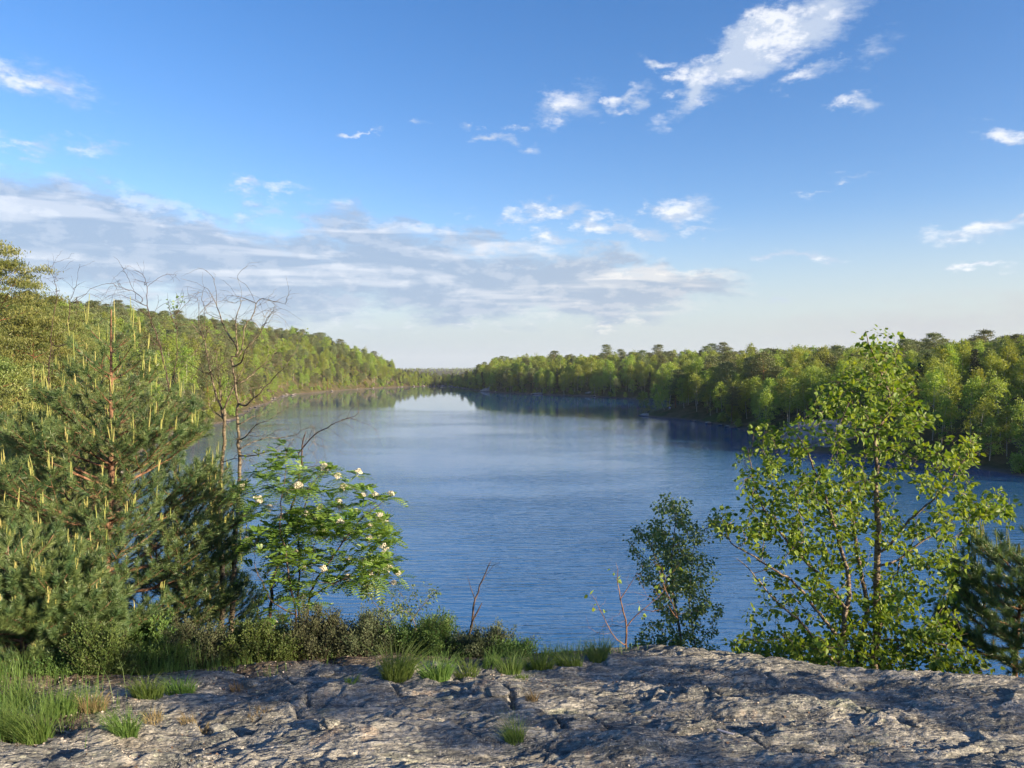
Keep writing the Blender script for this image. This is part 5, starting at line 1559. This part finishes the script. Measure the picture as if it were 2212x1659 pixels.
# person sitting on the spit
def person(x, y, z):
    g = Grow(3)
    import bmesh
    root_o = None
    # joints facing the camera (towards -Y), sitting on a rock with knees up
    J = {'pelvis': (0, .12, .42), 'chest': (0, .14, .78), 'neck': (0, .12, .98), 'head': (0, .09, 1.10), 'crown': (0, .09, 1.24),
         'shL': (-.19, .13, .92), 'elL': (-.26, -.04, .68), 'waL': (-.12, -.24, .58), 'haL': (-.07, -.30, .57),
         'shR': (.19, .13, .92), 'elR': (.27, -.02, .68), 'waR': (.14, -.23, .56), 'haR': (.09, -.30, .55),
         'hiL': (-.10, .08, .42), 'knL': (-.15, -.32, .52), 'anL': (-.13, -.36, .08), 'toL': (-.14, -.55, .03),
         'hiR': (.10, .08, .42), 'knR': (.17, -.32, .50), 'anR': (.16, -.40, .08), 'toR': (.17, -.58, .03)}
    R_ = {'pelvis': .15, 'chest': .155, 'neck': .055, 'head': .10, 'crown': .075, 'shL': .07, 'elL': .045, 'waL': .03, 'haL': .035, 'shR': .07, 'elR': .045, 'waR': .03, 'haR': .035,
          'hiL': .10, 'knL': .065, 'anL': .042, 'toL': .032, 'hiR': .10, 'knR': .065, 'anR': .042, 'toR': .032}
    E = [('pelvis', 'chest'), ('chest', 'neck'), ('neck', 'head'), ('head', 'crown'), ('chest', 'shL'), ('shL', 'elL'), ('elL', 'waL'), ('waL', 'haL'), ('chest', 'shR'), ('shR', 'elR'), ('elR', 'waR'), ('waR', 'haR'),
         ('pelvis', 'hiL'), ('hiL', 'knL'), ('knL', 'anL'), ('anL', 'toL'), ('pelvis', 'hiR'), ('hiR', 'knR'), ('knR', 'anR'), ('anR', 'toR')]
    for s_, sg in (('L', -1), ('R', 1)):                       # fingers
        bx_, by_, bz_ = J['ha' + s_]
        for f_ in range(5):
            k_ = 'f%s%d' % (s_, f_)
            off_ = (f_ - 2) * .018
            J[k_] = (bx_ + off_ * (1 if f_ else 1.6) * sg * -1, by_ - (.05 if f_ == 0 else .075 - abs(f_ - 2) * .008), bz_ - .035)
            R_[k_] = .009; E.append(('ha' + s_, k_))
    names = list(J)
    def sk(name, keys, edges, mul, mat, parent=None, rootkey='pelvis'):
        me = bpy.data.meshes.new(name)
        me.from_pydata([J[k_] for k_ in keys], [(keys.index(a), keys.index(b)) for a, b in edges], [])
        o = bpy.data.objects.new(name, me); C.objects.link(o)
        md_ = o.modifiers.new('skin', 'SKIN'); md_.use_smooth_shade = True
        for k_, sv in zip(keys, me.skin_vertices[0].data):
            r_ = R_[k_] * mul; sv.radius = (r_, r_ * (.8 if k_ in ('chest', 'pelvis') else 1)); sv.use_root = (k_ == rootkey)
        o.modifiers.new('sub', 'SUBSURF').levels = 1; o.modifiers['sub'].render_levels = 1
        me.materials.append(mat)
        if parent: o.parent = parent
        return o
    def flat(name, c, r_=.8):
        m, n = new_mat(name); n.n('ShaderNodeOutputMaterial', {0: n.n('ShaderNodeBsdfPrincipled', {'Base Color': c + (1,), 'Roughness': r_}).outputs[0]}); return m
    skin = flat('skin', (.50, .31, .22), .6); shirt = flat('lilac_shirt', (.42, .44, .72)); pants = flat('navy_shorts', (.035, .045, .10)); hair = flat('dark_hair', (.03, .022, .018)); shoe = flat('white_shoes', (.7, .7, .68))
    body = sk('person', names, E, 1.0, skin)
    body.location = (x, y, z)
    tag(body, 'person in a light lilac-blue shirt and dark shorts sitting on the spit facing the lake', 'person')
    sk('shirt', ['pelvis', 'chest', 'neck', 'shL', 'elL', 'shR', 'elR'], [('pelvis', 'chest'), ('chest', 'neck'), ('chest', 'shL'), ('shL', 'elL'), ('chest', 'shR'), ('shR', 'elR')], 1.13, shirt, body)
    sk('shorts', ['pelvis', 'hiL', 'knL', 'hiR', 'knR'], [('pelvis', 'hiL'), ('hiL', 'knL'), ('pelvis', 'hiR'), ('hiR', 'knR')], 1.18, pants, body)
    a_ = Acc()
    th = np.linspace(0, 2 * math.pi, 17)[:-1]; ph = np.linspace(.05, 1.75, 8)
    V = np.array([(math.sin(p__) * math.cos(t__) * .105, math.sin(p__) * math.sin(t__) * .115 + .015 + .03 * (p__ > 1), math.cos(p__) * .12) for p__ in ph for t__ in th])
    F = [(r_ * 16 + c_, r_ * 16 + (c_ + 1) % 16, (r_ + 1) * 16 + (c_ + 1) % 16, (r_ + 1) * 16 + c_) for r_ in range(7) for c_ in range(16)]
    a_.add(V, F); a_.build('hair', hair, body, smooth=True, loc=(0, .11, 1.19))
    a_ = Acc()
    for sx__ in (-1, 1):
        tube(a_, [(sx__ * .035, -.012, 0), (sx__ * .035, -.018, 0)], (.012, .006), 8)
    tube(a_, [(-.03, -.008, -.065), (0, -.014, -.07), (.03, -.008, -.065)], .006, 5); tube(a_, [(0, 0, -.005), (0, -.028, -.035), (0, -.006, -.04)], (.008, .013, .008), 6)
    a_.build('face', hair, body, loc=(0, -.005, 1.15))
    for k_ in ('toL', 'toR'):
        a_ = Acc(); tx, ty, tz_ = J[k_]
        tube(a_, [(tx, ty + .24, .05), (tx, ty + .15, .055), (tx, ty, .045), (tx, ty - .04, .035)], (.05, .055, .05, .03), 8); a_.build('shoe', shoe, body, smooth=True)
    return body


pY = 243.0; pX = (1447 - 1106) / SRC_F * pY
seat = slab('small seat rock under the sitting person on the spit', pX, pY + .1, .7, .5, .5, 333)
seat.location[2] = 1.05
pz0 = EYE + ray(1447, 886)[2] * pY
person(pX, pY, max(.75, pz0 - .02))
seat.location[2] = max(.75, pz0 - .02) - .02
a_ = Acc()
tube(a_, [(0, 0, 0), (0, 0, .12), (0, .02, .34), (0, .03, .42)], (.17, .20, .17, .07), 10); tube(a_, [(-.06, .03, .42), (0, .03, .48), (.06, .03, .42)], .012, 5)
m, n = new_mat('dark_fabric'); n.n('ShaderNodeOutputMaterial', {0: n.n('ShaderNodeBsdfPrincipled', {'Base Color': (.02, .025, .05, 1), 'Roughness': .8}).outputs[0]})
o = a_.build('backpack', m, smooth=True, loc=(pX + .75, pY + .1, max(.75, pz0 - .02))); tag(o, 'dark navy backpack standing beside the sitting person', 'backpack')

# pines close on the left slope, seen between and beside the near trees
fine_pines = [Proto(pine_proto(s, h, nb, 270, .10, w, lo, .17, .10, spr=.62, cw=.42)) for s, h, nb, w, lo in ((71, 14, 60, .20, .16), (72, 12, 54, .23, .12))]
for p_ in fine_pines:
    for k_ in p_.kids:
        if k_.name.startswith('crown'): k_.data.materials[0] = M['pine_near']
near = [(-34, 47, 545), (42, 66, 668), (90, 74, 690), (-40, 40, 720), (62, 46, 700), (-10, 33, 790), (118, 88, 672), (140, 62, 760), (12, 90, 652), (80, 98, 660), (150, 94, 680), (195, 76, 790), (-70, 54, 680), (95, 40, 860), (40, 28, 900), (-20, 24, 860), (175, 110, 684), (130, 122, 668), (60, 126, 655)]
nd = ('tall dark-stemmed pine cut by the left picture edge, topping the skyline', 'sunlit pine just right of the tallest one at the left edge', 'round-topped pine below the two-tipped bare birch')
for q, (u, Y, vt) in enumerate(near):
    x = (u - 1106) / SRC_F * Y
    hh = 14.0 if q % 2 == 0 else 12.0
    s_ = (EYE + (797 - vt) / SRC_F * Y - tz(x, Y)) / hh
    if q < 3: extra(fine_pines[q % 2], u, Y, s_, nd[q], 'pine tree', None, rz=q * 1.7)
    else: extra(fine_pines[q % 2], u, Y, s_, 'sunlit pine low on the slope behind the broad young pine' if vt > 720 else 'sunlit pine crowding the near left slope below the skyline', 'pine tree', 'sunlit pines low on the near left slope' if vt > 720 else 'sunlit pines crowding the near left slope', rz=q * 1.7)
# thin grass rooted in the soil pockets of the left corner and behind the crest
g = np.random.default_rng(55); n_ = 26000
x = g.uniform(-4.2, 1.2, n_); y = g.uniform(3.3, 5.6, n_)
w_ = fbm(x * 2.1 + 4, y * 3 + 9, 3)
k_ = (soil_mask(x, y) * (w_ > .47) > g.random(n_)) & ((x < -1.6) | (y - np.interp(x, _cX, _cY) > -.05))
x, y = x[k_], y[k_]; z = rock_z(x, y); n_ = len(x)
a_ = g.random(n_) * 6.28; L = g.uniform(.03, .12, n_) * (1 + 1.2 * (x < -2.0) * (fbm(x * 1.3, y * 2, 2) > .5)); ln = g.uniform(.1, .6, n_) * L
wd = .0016
B = np.stack((x, y, z - .004), -1); sx__ = np.stack((np.cos(a_ + 1.57), np.sin(a_ + 1.57) * .5, a_ * 0), -1) * wd
mid = B + np.stack((np.cos(a_) * ln * .35, np.sin(a_) * ln * .35, L * .6), -1); tip = B + np.stack((np.cos(a_) * ln, np.sin(a_) * ln, L), -1)
V = np.stack((B - sx__, B + sx__, mid + sx__ * .8, mid - sx__ * .8, tip), 1)
acc = Acc(); o5 = (np.arange(n_) * 5)[:, None]
rn = np.clip(.45 + .25 * g.normal(size=n_), 0, 1)
acc.add(V.reshape(-1, 3), o5 + np.array([[0, 1, 2, 3]]), 0, rn)
acc.n -= n_ * 5
acc.f3.append(o5 + np.array([[3, 2, 4]])); acc.m3.append(np.zeros(n_, int)); acc.r3.append(rn); acc.n += n_ * 5
tag(acc.build('grass', M['grass']), 'thin short grass growing in the soil pockets of the rock', 'grass', kind='stuff')

# trees growing on the rise right of the viewpoint; they dapple the rock with their shade
def side_tree(pr_, x, y, sc, label, cat, rz):
    pr_.place((x, y, min(gz_(x, y), 13.5) - .1), rz, sc, label, cat, 'trees on the rise right of the viewpoint')
for q, (x, y, s_) in enumerate(((5.6, .6, .17), (7.6, 2.6, .15), (9.6, .2, .22), (8.2, -2.6, .15), (12.5, 3.6, .15), (11.5, -3.8, .19), (14.5, -.5, .24), (6.3, -1.2, .11))):
    side_tree((fine_pines + birches)[q % 4], x, y, s_, 'small tree on the rise to the right of the bare rock', 'tree', q * 1.3)

# the evening air between the viewpoint and the far hills
acc = Acc()
x0, x1, y0, y1, z0, z1 = -3800, 3800, -300, 7600, -8, 140
acc.add([(x0, y0, z0), (x1, y0, z0), (x1, y1, z0), (x0, y1, z0), (x0, y0, z1), (x1, y0, z1), (x1, y1, z1), (x0, y1, z1)],
        [(0, 3, 2, 1), (4, 5, 6, 7), (0, 1, 5, 4), (1, 2, 6, 5), (2, 3, 7, 6), (3, 0, 4, 7)])
m, n = new_mat('evening_air')
pv = n.n('ShaderNodeVolumePrincipled', {'Color': (0.72, 0.82, 0.95, 1), 'Density': 0.00007, 'Anisotropy': 0.0})
n.t.links.new(pv.outputs[0], n.n('ShaderNodeOutputMaterial').inputs['Volume'])
tag(acc.build('haze', m), 'thin pale evening haze over the lake and woods', 'haze', kind='stuff')
